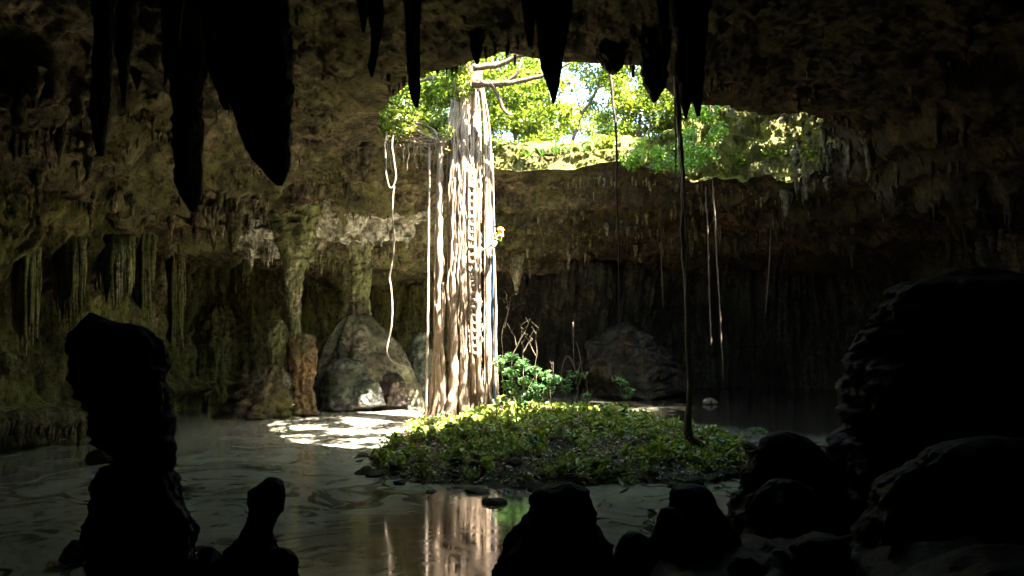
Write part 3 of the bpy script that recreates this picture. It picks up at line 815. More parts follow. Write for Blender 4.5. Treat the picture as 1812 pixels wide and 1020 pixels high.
for li, (lb_, n_, r_a, r_b) in enumerate([('small stalactite fringing the long slanting ledge left of the fig roots', 44, .07, .2), ('small stalactite under the short ledge behind the long rippled stalactite', 22, .07, .17),
        ('small stalactite on the dim ledge near the left edge', 12, .08, .2), ('small stalactite fringing the bright patch of ceiling', 34, .07, .18), ('small stalactite fringing the far ceiling right of the fig', 30, .07, .18)]):
    Rr = random.Random(90 + li); pp = LED[li][0]; qq = resample(pp, 200)
    for k in range(n_):
        c_ = qq[Rr.randrange(200)]; x_, y_ = c_[0] + Rr.uniform(-.3, .3), c_[1] - Rr.uniform(.1, .9)
        z_ = float(ceil_z(np.array([x_]), np.array([y_]))[0]); rad = Rr.uniform(r_a, r_b); L = rad * Rr.uniform(2.5, 7.5)
        SMALL.append((rad * L / y_ ** 2, Rr.randrange(6), (x_, y_, z_ + .12), Rr.uniform(0, 6.3), rad, L, lb_))
drips((1250, 1450, 150, 195), 'slim stalactite fringing the near rim above the lit rock', 16, 15, (.08, .2), (2.5, 6))
drips((1400, 1500, 215, 330), 'ragged stalactite on the lip at the right end of the skylight', 26, 14, (.1, .25), (2.5, 6))
drips((520, 640, 180, 240), 'small stalactite on the greenish rock left of the skylight', 8, 10, (0.07, 0.16), (2, 4))
drips((20, 300, 400, 440), 'slim stalactite where the left wall meets the ceiling', 20, 12, (0.1, 0.24), (3, 7))

SMALL.sort(key=lambda q: -q[0])
_grp = {}
for i_, q in enumerate(SMALL[:270]): _grp.setdefault(q[6], []).append(i_)
LBL = {}
for g_, ids in _grp.items():
    if len(ids) < 4: 
        byx = sorted(ids, key=lambda i: SMALL[i][2][0] / SMALL[i][2][1])
        for w_, i in zip(['leftmost', 'second from left', 'rightmost'], byx): LBL[i] = w_ + ' ' + g_
        continue
    byx = sorted(ids, key=lambda i: SMALL[i][2][0] / SMALL[i][2][1])
    byl = sorted(ids, key=lambda i: -SMALL[i][5] / SMALL[i][2][1])
    for w_, i in (('longest', byl[0]), ('second longest', byl[1]), ('leftmost', byx[0]), ('rightmost', byx[-1]), ('stoutest', max(ids, key=lambda i: SMALL[i][4] / SMALL[i][2][1]))):
        if i not in LBL: LBL[i] = w_ + ' ' + g_.replace('small ', '').replace('slim ', '')
for i_, (_, k_, lc_, az_, rad, L, lb_) in enumerate(SMALL[:270]):
    o = bpy.data.objects.new('stalactite', proto[k_]); COL.objects.link(o)
    o.location = lc_; o.rotation_euler = (0, 0, az_); o.scale = (rad, rad, L)
    tag(o, LBL.get(i_, lb_), 'stalactite', lb_.replace('small stalactite', 'small stalactites').replace('slim stalactite', 'slim stalactites'))
_pa = []
for me in proto:
    a = np.empty(len(me.vertices) * 3, np.float32); me.vertices.foreach_get('co', a)
    _pa.append((a.reshape(-1, 3), [tuple(p.vertices) for p in me.polygons]))
mb = MB(); Rm = random.Random(4)
rest = [q[1:6] for q in SMALL[270:]]
while len(rest) < 1500:          # the finest dripstones, crowding the ceiling
    x_, y_ = Rm.uniform(-19, 20), Rm.uniform(20, 50)
    if vnoise(x_ * .5, y_ * .5, 0., 77) < Rm.uniform(.0, .7): continue
    if island_free(x_, y_): rest.append((Rm.randrange(6), (x_, y_, None), Rm.uniform(0, 6.3), Rm.uniform(.03, .09), Rm.uniform(.12, .55)))
xs_ = np.array([q[1][0] for q in rest]); ys_ = np.array([q[1][1] for q in rest]); zs_ = ceil_z(xs_, ys_)
for (k_, lc_, az_, rad, L), z_ in zip(rest, zs_):
    v_, f_ = _pa[k_]; c_, s_ = math.cos(az_), math.sin(az_)
    q = np.stack([v_[:, 0] * c_ - v_[:, 1] * s_, v_[:, 0] * s_ + v_[:, 1] * c_, v_[:, 2] * L / rad], 1) * rad + np.array([lc_[0], lc_[1], z_ + .06])
    mb.add(q, f_)
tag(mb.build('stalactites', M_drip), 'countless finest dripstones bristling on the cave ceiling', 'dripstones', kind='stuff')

# ------------------------------------------------------------------ left side: columns, mound, curtains
_u = up_for(522, 38.3)
silhouette('stone_column', [(_u, 470, 574), (_u * .5 + 216, 484, 560), (432, 492, 552), (450, 501, 543), (480, 505, 537), (517, 510, 532), (560, 512, 528), (600, 512, 530), (640, 510, 534), (700, 508, 538), (734, 504, 544)], 38.3,
           M_column, 'slender fluted stone column lit at its top, left of the flowstone mound', 'stone column', seed=231, flute=0.14, amp=.1, step=.08)
silhouette('dripstone_bulb', [(592, 522, 546), (600, 516, 553), (620, 514, 557), (645, 516, 557), (665, 520, 552), (690, 522, 550), (732, 516, 560)], 37.4,
           M_orange, 'bulging orange-streaked stalagmite against the slender column', 'stalagmite', seed=232, flute=0.16, step=.06)
silhouette('stalagmite', [(567, 486, 498), (580, 481, 506), (610, 479, 508), (640, 478, 508), (665, 476, 506), (690, 472, 505), (732, 462, 512)], 37.6,
           M_column, 'leaning pale scaly stalagmite in front of the left wall', 'stalagmite', seed=233, flute=0.05, amp=.25, step=.06)
silhouette('rock_mound', [(648, 474, 498), (664, 462, 504), (682, 446, 510), (704, 424, 515), (720, 405, 518), (736, 396, 520)], 37.2, M_drip, 'mossy boulder heap at the foot of the leaning stalagmite', 'rock mound', amp=.35, flute=.3, rough=1.6, seed=234, step=.06)
mnd = empty('flowstone_mound', P(655, 718, 42), 'broad dome of grey flowstone with a pillar on its apex, left of the fig roots', 'flowstone mound')
mb = MB(); body(mb, [(560, 612, 652), (575, 602, 664), (600, 590, 684), (640, 575, 712), (680, 562, 735), (724, 552, 752)], 42.5, .7, amp=.10, flute=.26, seed=235, step=.08, seg=110, rough=.5); mb.build('dome', M_flow, mnd, P(655, 718, 42))
mb = MB(); _u = up_for(632, 42.8); body(mb, [(_u, 570, 690), (_u * .5 + 227, 592, 672), (455, 604, 660), (480, 608, 655), (520, 612, 650), (560, 610, 652), (575, 606, 656)], 42.8, .8, amp=.1, flute=.2, seed=236, step=.08); mb.build('pillar', M_column, mnd, P(632, 575, 42.8))
for i, (rows, Y, lb, m_) in enumerate([
    ([(640, 590, 640), (660, 578, 650), (690, 568, 655), (722, 564, 660)], 40.2, 'smooth bluish grey boulder at the foot of the flowstone mound', M_grey),
    ([(678, 636, 668), (695, 628, 674), (716, 626, 680)], 39.6, 'pale cracked rock in front of the bluish boulder', M_grey),
    ([(662, 684, 704), (685, 676, 716), (716, 672, 722)], 40.6, 'dark mossy hump right of the flowstone mound', M_dark),
    ([(590, 738, 752), (620, 724, 762), (660, 716, 770), (705, 712, 776)], 45.5, 'dim rounded boulder far behind the fig roots at left', M_grey)]):
    silhouette('boulder', rows, Y, m_, lb, 'boulder', amp=.25, seed=240 + i, step=.06)
silhouette('flowstone_mound', [(575, 1080, 1120), (600, 1060, 1160), (630, 1048, 1185), (665, 1035, 1200), (700, 1030, 1205)], 48.5, M_backwall, 'dim greenish flowstone hump on the dark back shore', 'flowstone mound', amp=.5, rough=1.6, seed=250, step=.1)
# curtains on the left wall
for i, (rows, Yd, lb) in enumerate([
    ([(560, 350, 400), (600, 352, 402), (650, 356, 392), (720, 350, 398)], 35.5, 'flat pale drapery under the small cream ledge of the left wall'),
    ([(585, 348, 402), (592, 340, 408), (598, 346, 398)], 34.4, 'small cream-coloured ledge jutting from the left wall'),
    ([(440, 410, 436), (480, 408, 446), (530, 412, 440), (570, 418, 430)], 37, 'dripping yellowish drapery high on the left wall'),
    ([(600, 425, 450), (650, 428, 448), (722, 422, 452)], 37.5, 'faint vertical rib of rock left of the leaning stalagmite')]):
    m_ = rows[len(rows) // 2]
    Y = min(wall_Y((m_[1] + m_[2]) / 2, q_) for q_ in (rows[0][0] + 10, m_[0], rows[-1][0] - 8)) - .15
    a_, b_ = rows[0][1:]; w_ = (b_ - a_) / 2; c_ = (a_ + b_) / 2
    rows = [(rows[0][0] - 22, c_ - w_ * .35, c_ + w_ * .3), (rows[0][0] - 10, c_ - w_ * .7, c_ + w_ * .75)] + rows
    silhouette('flowstone_drapery', rows, Y, M_wall, lb, 'drapery', depth=.6, amp=.25, flute=.35, seed=260 + i, step=.07, lean=.9, seg=72)
for ci, (x0, x1, yt, yb, n_, bulge, lb) in enumerate([(166, 238, 432, 548, 34, .8, 'shaggy green-tinged curtain of dripstone hanging over the dark foreground pillar'),
        (290, 326, 440, 700, 20, .6, 'long pale curtain of dripstone tapering down to the water, right of the dark pillar'),
        (238, 272, 410, 600, 16, .5, 'narrow dim curtain between the shaggy one and the long pale one'),
        (404, 446, 425, 560, 18, .5, 'yellowish dripping curtain high on the left wall'),
        (20, 70, 440, 640, 22, .6, 'dim ribbed curtain near the left edge of the wall'),
        (96, 150, 430, 600, 22, .6, 'dim ribbed curtain left of the shaggy green-tinged one')]):
    xm = (x0 + x1) / 2
    Yw = min(wall_Y(xm, q_) for q_ in (yt + 20, (yt + yb) / 2)) - .1
    cu = empty('dripstone_curtain', P(xm, yt, Yw), lb, 'drapery', 'dripstone curtains on the left wall')
    Rc = random.Random(900 + ci)
    for k in range(n_):
        t_ = (k + .5) / n_ * 2 - 1; px = xm + t_ * (x1 - x0) / 2 + Rc.uniform(-1, 1)
        Yk = Yw - bulge * math.cos(t_ * 1.4) + Rc.uniform(-.12, .12)
        e_ = yb - (yb - yt) * (.30 * abs(t_) ** 1.5 + Rc.random() ** 2 * .35)
        w_ = (x1 - x0) / n_ * Yk / F * Rc.uniform(.8, 1.7)
        mb = MB(); tube(mb, [P(px, yt - 14, Yk + .6), P(px, yt + 8, Yk + .15), P(px + Rc.uniform(-2, 2), (yt + e_) / 2, Yk), P(px + Rc.uniform(-2, 2), e_ - 10, Yk + .05), P(px + Rc.uniform(-2, 2), e_, Yk + .05)], [w_ * 1.2, w_ * 1.4, w_ * 1.1, w_ * .6, .02], 7, 26, .05, .4, k + ci * 50)
        mb.build('strand', M_column, cu, P(px, yt, Yk))
# shelf of drips at the water's edge, far left
shelf_ = empty('rock_ledge', P(80, 770, 26.5), 'low rock ledge dripping into the water at the far left', 'rock ledge')
mb = MB()
tube(mb, [P(-60, 770, 24), P(0, 752, 25.5), P(70, 744, 27), (P(130, 742, 28.3)), P(165, 745, 29.5)], [.5, .42, .36, .3, .16], 18, 60, .1, .35, 3, .8)
mb.build('shelf', M_drip, shelf_, P(80, 770, 26.5))
R = random.Random(5)
for i in range(22):
    t = i / 21; px = -10 + 170 * t + R.uniform(-3, 3); Y = 24.9 + 4.2 * t
    p0 = P(px, 748 - 6 * t + R.uniform(0, 8), Y)
    L = R.uniform(.4, .95); mb = MB()
    tube(mb, [p0 + Vector((0, -.1, .2)), p0 + Vector((R.uniform(-.05, .05), -.12, -L * .5)), p0 + Vector((R.uniform(-.06, .06), -.1, -L))], [.16, R.uniform(.07, .13), .03], 8, 9, 0, .3, i)
    mb.build('drip', M_drip, shelf_, p0)

# ------------------------------------------------------------------ foreground silhouettes
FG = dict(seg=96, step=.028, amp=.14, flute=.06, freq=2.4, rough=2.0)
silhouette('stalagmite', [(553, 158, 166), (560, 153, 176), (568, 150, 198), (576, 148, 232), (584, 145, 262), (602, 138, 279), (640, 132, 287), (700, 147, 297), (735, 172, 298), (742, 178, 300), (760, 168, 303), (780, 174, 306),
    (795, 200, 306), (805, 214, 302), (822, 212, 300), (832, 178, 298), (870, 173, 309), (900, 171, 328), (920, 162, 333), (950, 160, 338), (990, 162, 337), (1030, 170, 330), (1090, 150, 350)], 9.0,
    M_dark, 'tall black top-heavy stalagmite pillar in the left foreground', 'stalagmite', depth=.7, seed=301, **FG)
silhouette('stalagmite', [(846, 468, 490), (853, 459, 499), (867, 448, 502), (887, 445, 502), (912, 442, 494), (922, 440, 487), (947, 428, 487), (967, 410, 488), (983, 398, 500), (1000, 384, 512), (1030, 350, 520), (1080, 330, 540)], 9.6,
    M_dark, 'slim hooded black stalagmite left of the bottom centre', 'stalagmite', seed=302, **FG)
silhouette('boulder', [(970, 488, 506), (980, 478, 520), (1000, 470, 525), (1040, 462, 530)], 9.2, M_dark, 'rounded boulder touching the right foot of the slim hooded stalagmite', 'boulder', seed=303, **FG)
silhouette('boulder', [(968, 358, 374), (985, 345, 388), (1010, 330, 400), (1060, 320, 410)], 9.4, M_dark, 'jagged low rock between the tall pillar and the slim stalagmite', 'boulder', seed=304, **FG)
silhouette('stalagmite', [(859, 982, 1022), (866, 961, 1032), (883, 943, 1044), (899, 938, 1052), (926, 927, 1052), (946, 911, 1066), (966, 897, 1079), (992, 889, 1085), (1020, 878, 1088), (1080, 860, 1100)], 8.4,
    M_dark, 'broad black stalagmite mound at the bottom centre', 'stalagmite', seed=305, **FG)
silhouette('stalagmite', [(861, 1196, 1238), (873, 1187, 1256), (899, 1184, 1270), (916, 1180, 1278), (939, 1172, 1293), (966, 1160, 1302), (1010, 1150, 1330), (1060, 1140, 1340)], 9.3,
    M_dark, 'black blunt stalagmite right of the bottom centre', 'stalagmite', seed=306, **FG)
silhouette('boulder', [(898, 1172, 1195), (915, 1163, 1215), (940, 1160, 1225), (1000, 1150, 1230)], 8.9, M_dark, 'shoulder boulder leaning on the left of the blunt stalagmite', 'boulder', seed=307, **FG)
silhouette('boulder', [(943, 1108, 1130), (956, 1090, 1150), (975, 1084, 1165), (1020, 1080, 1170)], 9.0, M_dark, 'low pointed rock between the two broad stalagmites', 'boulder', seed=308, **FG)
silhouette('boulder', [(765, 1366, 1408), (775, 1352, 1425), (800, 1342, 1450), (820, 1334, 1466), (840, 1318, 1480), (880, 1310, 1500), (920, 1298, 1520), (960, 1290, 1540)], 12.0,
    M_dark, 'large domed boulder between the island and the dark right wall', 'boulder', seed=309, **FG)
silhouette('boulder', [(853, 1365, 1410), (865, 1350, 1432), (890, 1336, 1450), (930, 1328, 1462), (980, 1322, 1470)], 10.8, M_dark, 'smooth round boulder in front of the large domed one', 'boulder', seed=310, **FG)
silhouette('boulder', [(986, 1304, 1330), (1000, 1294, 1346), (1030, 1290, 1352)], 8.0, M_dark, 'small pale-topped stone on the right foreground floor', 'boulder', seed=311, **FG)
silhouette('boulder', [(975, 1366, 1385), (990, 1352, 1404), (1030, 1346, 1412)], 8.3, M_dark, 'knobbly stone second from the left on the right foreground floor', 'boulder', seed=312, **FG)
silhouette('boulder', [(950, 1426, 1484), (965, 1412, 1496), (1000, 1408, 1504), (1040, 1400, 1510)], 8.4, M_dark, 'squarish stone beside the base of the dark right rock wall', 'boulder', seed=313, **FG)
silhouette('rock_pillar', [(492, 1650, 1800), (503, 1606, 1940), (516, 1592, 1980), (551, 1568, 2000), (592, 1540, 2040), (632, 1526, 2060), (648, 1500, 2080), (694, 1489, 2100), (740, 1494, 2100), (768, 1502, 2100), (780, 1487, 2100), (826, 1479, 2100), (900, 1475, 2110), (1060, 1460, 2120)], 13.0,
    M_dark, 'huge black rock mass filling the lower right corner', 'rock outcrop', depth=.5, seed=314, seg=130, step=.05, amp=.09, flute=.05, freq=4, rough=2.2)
silhouette('boulder', [(800, 1650, 1900), (850, 1590, 1950), (900, 1545, 2000), (950, 1520, 2050), (1000, 1500, 2080), (1080, 1470, 2100)], 9.0, M_dark, 'added black boulder screening the floor in the lower right corner, nearest the viewer', 'boulder', depth=.5, seed=315, **FG)  # boulder added so its unlit side covers the lit floor
for i, (rows, Y, lb) in enumerate([
    ([(956, 128, 146), (966, 120, 156), (978, 112, 160), (990, 110, 162)], 14.2, 'dark rock breaking the water at the lower left'),
    ([(788, 186, 208), (800, 165, 214), (812, 158, 216)], 24.8, 'flat brown rock awash behind the tall left pillar'),
    ([(862, 318, 336), (868, 308, 345), (874, 304, 348)], 20.5, 'low dark rock awash right of the tall left pillar')]):
    silhouette('rock', rows, Y, M_dark, lb, 'rock', seed=330 + i, seg=40, step=.04, amp=.2)
silhouette('rock', [(787, 1446, 1474), (793, 1440, 1480), (800, 1440, 1482)], 25.5, M_pale, 'pale flat stone in the water behind the large domed boulder', 'rock', seed=341, seg=30, step=.03, amp=.15)
silhouette('rock', [(705, 1250, 1260), (710, 1246, 1266), (714, 1246, 1267)], 43, M_pale, 'tiny pale rock in the dark water far at the right', 'rock', seed=342, seg=24, step=.04, amp=.15)
silhouette('rock', [(722, 1070, 1100), (729, 1060, 1106), (740, 1055, 1110)], 31.2, M_mossy, 'yellow mossy stone on the far crest of the island', 'rock', seed=343, seg=36, step=.03, amp=.2)

# ------------------------------------------------------------------ the fig tree with its curtain of roots
YT = 34.0
fig = empty('fig_tree', P(822, 738, YT), 'giant fig whose sunlit roots drop through the skylight to the island', 'tree')
def root(pts, wpx, dY=0.0, wob=.05, seg=10, name='root', mat=M_bark, seed=None, knots=.25, n=None, parent=fig, flat=1.0):
    """pts: list of (px, py[, dY]); wpx: widths in photo pixels"""
    q = [P(p[0], p[1], YT + dY + (p[2] if len(p) > 2 else 0)) for p in pts]
    sc = YT / F / 2
    if n is None: n = max(10, int(abs(pts[0][1] - pts[-1][1]) / 6))
    mb = MB(); tube(mb, q, [a * sc for a in wpx], seg, n, wob, knots, random.randrange(9999) if seed is None else seed, flat)
    return mb.build(name, mat, parent, q[-1])
R = random.Random(21)
# main bundle (thick fused roots)
mains = [(799, 798, 7, 0.1), (805, 805, 14, -.2), (813, 812, 6, -.05), (821, 821, 12, -.3), (828, 828, 5, 0.05), (842, 843, 5, -.05), (846, 847, 8, -.1), (812, 812, 16, .45), (826, 828, 18, .4), (838, 838, 16, .4), (803, 803, 14, .3), (833, 834, 9, .1)]
for i, (xt, xb, wd, dy) in enumerate(mains):
    xtop = 822 + (xt - 822) * 0.85
    pts = [(826 + (xtop - 822) * .6, 70), (xtop + R.uniform(-3, 3), 150), (xtop + R.uniform(-3, 3), 215), (xt, 290), (xt + R.uniform(-2, 2), 360), (xb + R.uniform(-2, 2), 450), (xb + R.uniform(-2, 2), 540), (xb, 630), (xb + (xb - 822) * .1, 690, -.1), (xb + (xb - 822) * .35, 728, -.3), (xb + (xb - 822) * .7, 748, -.6)]
    root(pts, [wd * .6, wd * .8, wd * .9, wd, wd * 1.0, wd * .95, wd, wd * 1.1, wd * 1.3, wd * 1.3, wd * .8], dy, .07, 14, seed=i + 1, knots=.35, n=110)
mb = MB(); body(mb, [(10, 812, 842), (140, 806, 842), (240, 800, 843), (330, 800, 846), (500, 801, 846), (700, 800, 848), (745, 795, 852)], YT + .35, .55, seg=32, step=.12, amp=.1, flute=.25, seed=401)
mb.build('trunk', M_bark, fig, P(822, 745, YT + .35))
# braiding thinner roots
for i in range(20):
    x0 = R.uniform(798, 848); x1 = min(850, max(796, x0 + R.uniform(-11, 11)))
    y0 = R.choice([150, 170, 200, 230, 260, 300, 350, 420]); y1 = min(742, y0 + R.uniform(160, 420))
    xm = (x0 + x1) / 2 + R.uniform(-7, 7)
    wd = R.uniform(2.2, 5)
    root([(x0, y0, .1), (x0 + R.uniform(-3, 3), y0 + (y1 - y0) * .25, -.35), (xm, (y0 + y1) / 2, -.42), (x1, y0 + (y1 - y0) * .8, -.38), (x1, y1, -.1)], [wd, wd, wd * .9, wd * .8, wd * .6], 0, .12, 7, n=50)
# upper collar: roots fanning into the rim at left and right
for i in range(20):
    sx = R.choice([-1, -1, 1]); x0 = 822 + sx * R.uniform(5, 22)
    xe = 822 + sx * R.uniform(28, 95 if sx < 0 else 50)
    wd = R.uniform(2.5, 6.5)
    root([(x0, R.uniform(190, 215)), (x0 + sx * 8, 232, -.1), ((x0 + xe) / 2, 245 + R.uniform(-8, 10), .2), (xe, 256 + R.uniform(-14, 12), .7)], [wd, wd, wd * .8, wd * .5], -.2, .18, 7, n=24)
for i in range(14):
    x0 = R.uniform(790, 852)
    wd = R.uniform(2, 4)
    root([(x0 + R.uniform(-8, 8), 225), (x0, 260, -.3), (x0 + R.uniform(-5, 5), 300, -.3), (x0 + R.uniform(-8, 8), R.uniform(330, 420), -.25)], [wd, wd, wd * .8, wd * .3], -.1, .14, 6, n=26)
# ladder of rungs between two thin roots
root([(830, 300), (830, 420), (833, 540), (837, 640), (839, 700)], [6.5, 6.5, 6.5, 7, 7], -.44, .02, 8, n=60, knots=.15)
root([(839, 300), (840, 420), (843, 540), (846, 640), (849, 700)], [6, 6.2, 6.4, 6.5, 7], -.44, .02, 8, n=60, knots=.15)
for i in range(24):
    py = 318 + i * 13.4
    xl = np.interp(py, [300, 420, 540, 640], [831, 831, 834, 838]); xr = np.interp(py, [300, 420, 540, 640], [838, 839, 842, 845])
    sl = R.uniform(-1.5, 1.5)
    root([(xl, py - sl), ((xl + xr) / 2, py + R.uniform(-1, 1), -.04), (xr, py + sl * .5)], [10.5, R.uniform(7, 9), 10], -.40, 0, 8, n=6)
# left column
for i, (pts, wd, dy) in enumerate([
    ([(806, 165), (792, 225), (780, 270), (779, 330), (778, 420), (779, 500), (778, 600), (776, 680), (772, 725), (766, 746)], [4, 9, 11, 11, 12, 12, 13, 14, 15, 16], -.1),
    ([(775, 262), (773, 330), (771, 420), (770, 520), (769, 620), (764, 700), (758, 742)], [3, 4, 4, 5, 7, 9, 8], -.05),
    ([(784, 500), (784, 560), (777, 620), (783, 690), (790, 742)], [4, 6, 6, 9, 9], -.25),
    ([(772, 540), (780, 600), (784, 660), (780, 745)], [4, 6, 7, 10], -.3),
    ([(791, 270), (792, 400), (793, 540), (792, 640)], [2.2, 2.5, 2.5, 1.5], .1)]):
    root(pts, wd, dy, .05, 12, n=90, seed=60 + i, knots=.35)
# right-hand columns
for i, (pts, wd, dy) in enumerate([
    ([(846, 130), (857, 205), (860, 290), (861, 400), (862, 520), (862, 620), (863, 716)], [3, 6, 6, 7, 7.5, 8, 9], -.1),
    ([(850, 150), (862, 230), (866, 330), (867, 420), (867, 520), (867, 620), (868, 716)], [2, 3, 4, 4.5, 4, 5, 7], -.1),
    ([(852, 140), (866, 225), (869, 320), (870, 400), (876, 480), (877, 600), (879, 706)], [2, 4, 4.5, 4, 4, 5, 7], .2),
    ([(842, 120), (850, 220), (852, 300), (852, 350), (851, 396)], [3, 2.6, 2.2, 1.2], -.1),
    ([(856, 262), (857, 400), (858, 560), (857, 718)], [2.2, 2.6, 2.6, 4], .25)]):
    root(pts, wd, dy, .035, 10, n=90, seed=80 + i, knots=.25)
# buttress toes at the base
for i in range(22):
    x0 = R.choice([R.uniform(762, 790), R.uniform(797, 850), R.uniform(797, 850), R.uniform(858, 880)])
    cx = 822
    dxp = R.uniform(-10, 16) + (x0 - cx) * .12
    wd = R.uniform(3, 7)
    yb = 742 if x0 < 855 else 720
    root([(x0, yb - R.uniform(40, 110), -.15), (x0 + dxp * .2, yb - 20, -.35), (x0 + dxp * .7, yb, -.8), (x0 + dxp * 1.6, yb + 6, -1.5)], [wd * .5, wd, wd * .9, wd * .3], 0, .06, 7, n=22)
# curls and fine rootlets under the left rim
for i in range(16):
    x0 = R.uniform(685, 775)
    wd = R.uniform(1.2, 2.4)
    L = R.uniform(12, 45)
    root([(x0, 250 + (x0 - 690) * .12), (x0 + R.uniform(-5, 5), 262 + L * .4), (x0 + R.uniform(-9, 9), 262 + L)], [wd, wd * .8, wd * .4], -.3 + R.uniform(-.6, .6), .25, 5, n=14)
for i in range(18):
    x0, y0 = 735 + R.uniform(-8, 8), 245 + R.uniform(-4, 6)
    a = R.uniform(.2, 2.6); L = R.uniform(12, 28)
    root([(x0, y0), (x0 + math.cos(a) * L * .5, y0 + math.sin(a) * L * .4), (x0 + math.cos(a) * L + R.uniform(-5, 5), y0 + math.sin(a) * L)], [2, 1.6, .9], -.5, .2, 5, n=10)
# root mat / soil lip left of the trunk
for i in range(16):
    xa = R.uniform(670, 720); xb = R.uniform(770, 800)
    ya = R.uniform(195, 240)
    wd = R.uniform(2, 5)
    root([(xa, ya), ((xa + xb) / 2 + R.uniform(-15, 15), (ya + 250) / 2 + R.uniform(-6, 10)), (xb, 245 + R.uniform(-12, 12))], [wd * .5, wd, wd], R.uniform(-.8, .6), .25, 6, n=22)
# branches above
def branch(pts, wd, Yoff, mat=M_darkbark, parent=fig):
    q = [P(p[0], p[1], YT + Yoff + (p[2] if len(p) > 2 else 0)) for p in pts]
    mb = MB(); tube(mb, q, [a * YT / F / 2 for a in wd], 8, len(q) * 8, .1, .2, random.randrange(999))
    return mb.build('branch', mat, parent, q[0])
branch([(835, 150), (870, 148), (905, 148), (940, 139), (972, 130), (1010, 112)], [14, 11, 9, 8, 6, 4], -1, M_darkbark)
branch([(838, 120), (890, 112), (930, 98), (1000, 102), (1030, 96)], [12, 9, 8, 8, 6], -1.5, M_darkbark)
branch([(895, 148), (915, 128), (922, 100), (924, 70)], [7, 6, 5, 4], -1)
branch([(870, 150), (880, 170), (888, 195), (900, 203), (912, 200)], [7, 7, 6, 4, 2], -1)
branch([(820, 180), (800, 150), (770, 140), (730, 150)], [14, 12, 8, 3], 0)
branch([(830, 170), (830, 60), (850, -60), (840, -150)], [50, 40, 34, 20], .3, M_darkbark)  # upper trunk in darker bark, painted to look shaded
branch([(826, 40), (760, -40), (700, -90)], [20, 14, 6], .3); branch([(836, 0), (930, -60), (1000, -120)], [20, 14, 6], -.5)

# ------------------------------------------------------------------ leaves
def leaf_cloud(mb, centers, n, spread, size, up=0.35, seed=0, flatz=.7):
    """n diamond leaves scattered round the centres"""
    r = np.random.default_rng(seed)
    centers = np.asarray(centers, float)
    sp = np.asarray(spread) if np.ndim(spread) else np.full(len(centers), spread)
    ci = r.integers(0, len(centers), n)
    d = r.normal(size=(n, 3)); d /= np.linalg.norm(d, axis=1)[:, None] + 1e-9
    rad = r.random(n) ** .6
    c = centers[ci] + d * (rad * sp[ci])[:, None] * np.array([1, 1, flatz])
    nr = r.normal(size=(n, 3)) * .8; nr[:, 2] += up * 2; nr /= np.linalg.norm(nr, axis=1)[:, None]
    t = r.normal(size=(n, 3)); t -= (t * nr).sum(1)[:, None] * nr; t /= np.linalg.norm(t, axis=1)[:, None]
    s = np.cross(nr, t)
    L = size * r.uniform(.55, 1.3, n)[:, None]; W = L * r.uniform(.22, .36, n)[:, None]
    fold = nr * L * .10
    V = np.stack([c - t * L * .5, c + s * W + fold - t * L * .05, c + t * L * .55 - fold, c - s * W + fold - t * L * .05], 1).reshape(-1, 3)
    I = np.arange(n) * 4
    f = np.concatenate([np.stack([I, I + 1, I + 2], 1), np.stack([I, I + 2, I + 3], 1)])
    mb.add(V, f)
def crown(parent, centers, n, spread, size, mat, seed, up=.35, name='crown'):
    mb = MB(); leaf_cloud(mb, centers, n, spread, size, up, seed)
    o = mb.build(name, mat, parent, parent['_loc'], smooth=False); o['kind'] = 'stuff'; return o
def clumps(px0, px1, py0, py1, Y0, Y1, n, seed, keep=None):
    r = random.Random(seed); out = []
    while len(out) < n:
        px, py = r.uniform(px0, px1), r.uniform(py0, py1)
        if keep and r.random() > keep(px, py): continue
        out.append(P(px, py, r.uniform(Y0, Y1))[:])
    return out
def gap(px, py):           # pale patches of sky in the middle of the opening
    g_ = math.exp(-((px - 1010) / 55) ** 2 - ((py - 175) / 45) ** 2)
    g2 = math.exp(-((px - 765) / 30) ** 2 - ((py - 205) / 30) ** 2)
    return max(0.25, 1 - .8 * g_ - .7 * g2)
fc = clumps(690, 1010, 60, 215, 35.4, 39.5, 74, 1, gap) + clumps(640, 860, -220, 40, 35, 40, 36, 2)
crown(fig, fc, 17000, .9, .26, M_leaf, 3)
crown(fig, clumps(690, 860, 130, 225, 36, 40, 16, 4, gap), 2600, .7, .26, M_leaf2, 4)
crown(fig, clumps(775, 832, 85, 150, 32.5, 33.6, 9, 5), 520, .6, .22, M_leaf2, 15)
crown(fig, clumps(780, 872, 92, 172, 32.6, 33.5, 14, 25), 800, .5, .22, M_leaf, 26)
rf = random.Random(12)
dc = [(rf.uniform(-5, 3.2), rf.uniform(25, 32), rf.uniform(17.5, 20)) for _ in range(34)]  # unseen leaf clumps added to dapple the sun on the water
crown(fig, dc, 7000, .9, .34, M_leaf, 14)
dd_ = [(rf.uniform(4, 13), rf.uniform(24, 29.3), rf.uniform(18, 20.5)) for _ in range(26)] + [(rf.uniform(9, 13), rf.uniform(29.3, 33), rf.uniform(18, 20.5)) for _ in range(10)]  # more unseen clumps, added to shade the back of the island
crown(fig, dd_, 4200, 1.0, .34, M_leaf, 16)
for c_ in dc[:8]:
    mb = MB(); tube(mb, [P(838, -20, YT), (P(838, -20, YT) + Vector(c_)) / 2 + Vector((0, 0, .5)), Vector(c_)], [.14, .09, .03], 7, 16, .25, .15, 3); mb.build('branch', M_bark, fig, P(838, -20, YT))

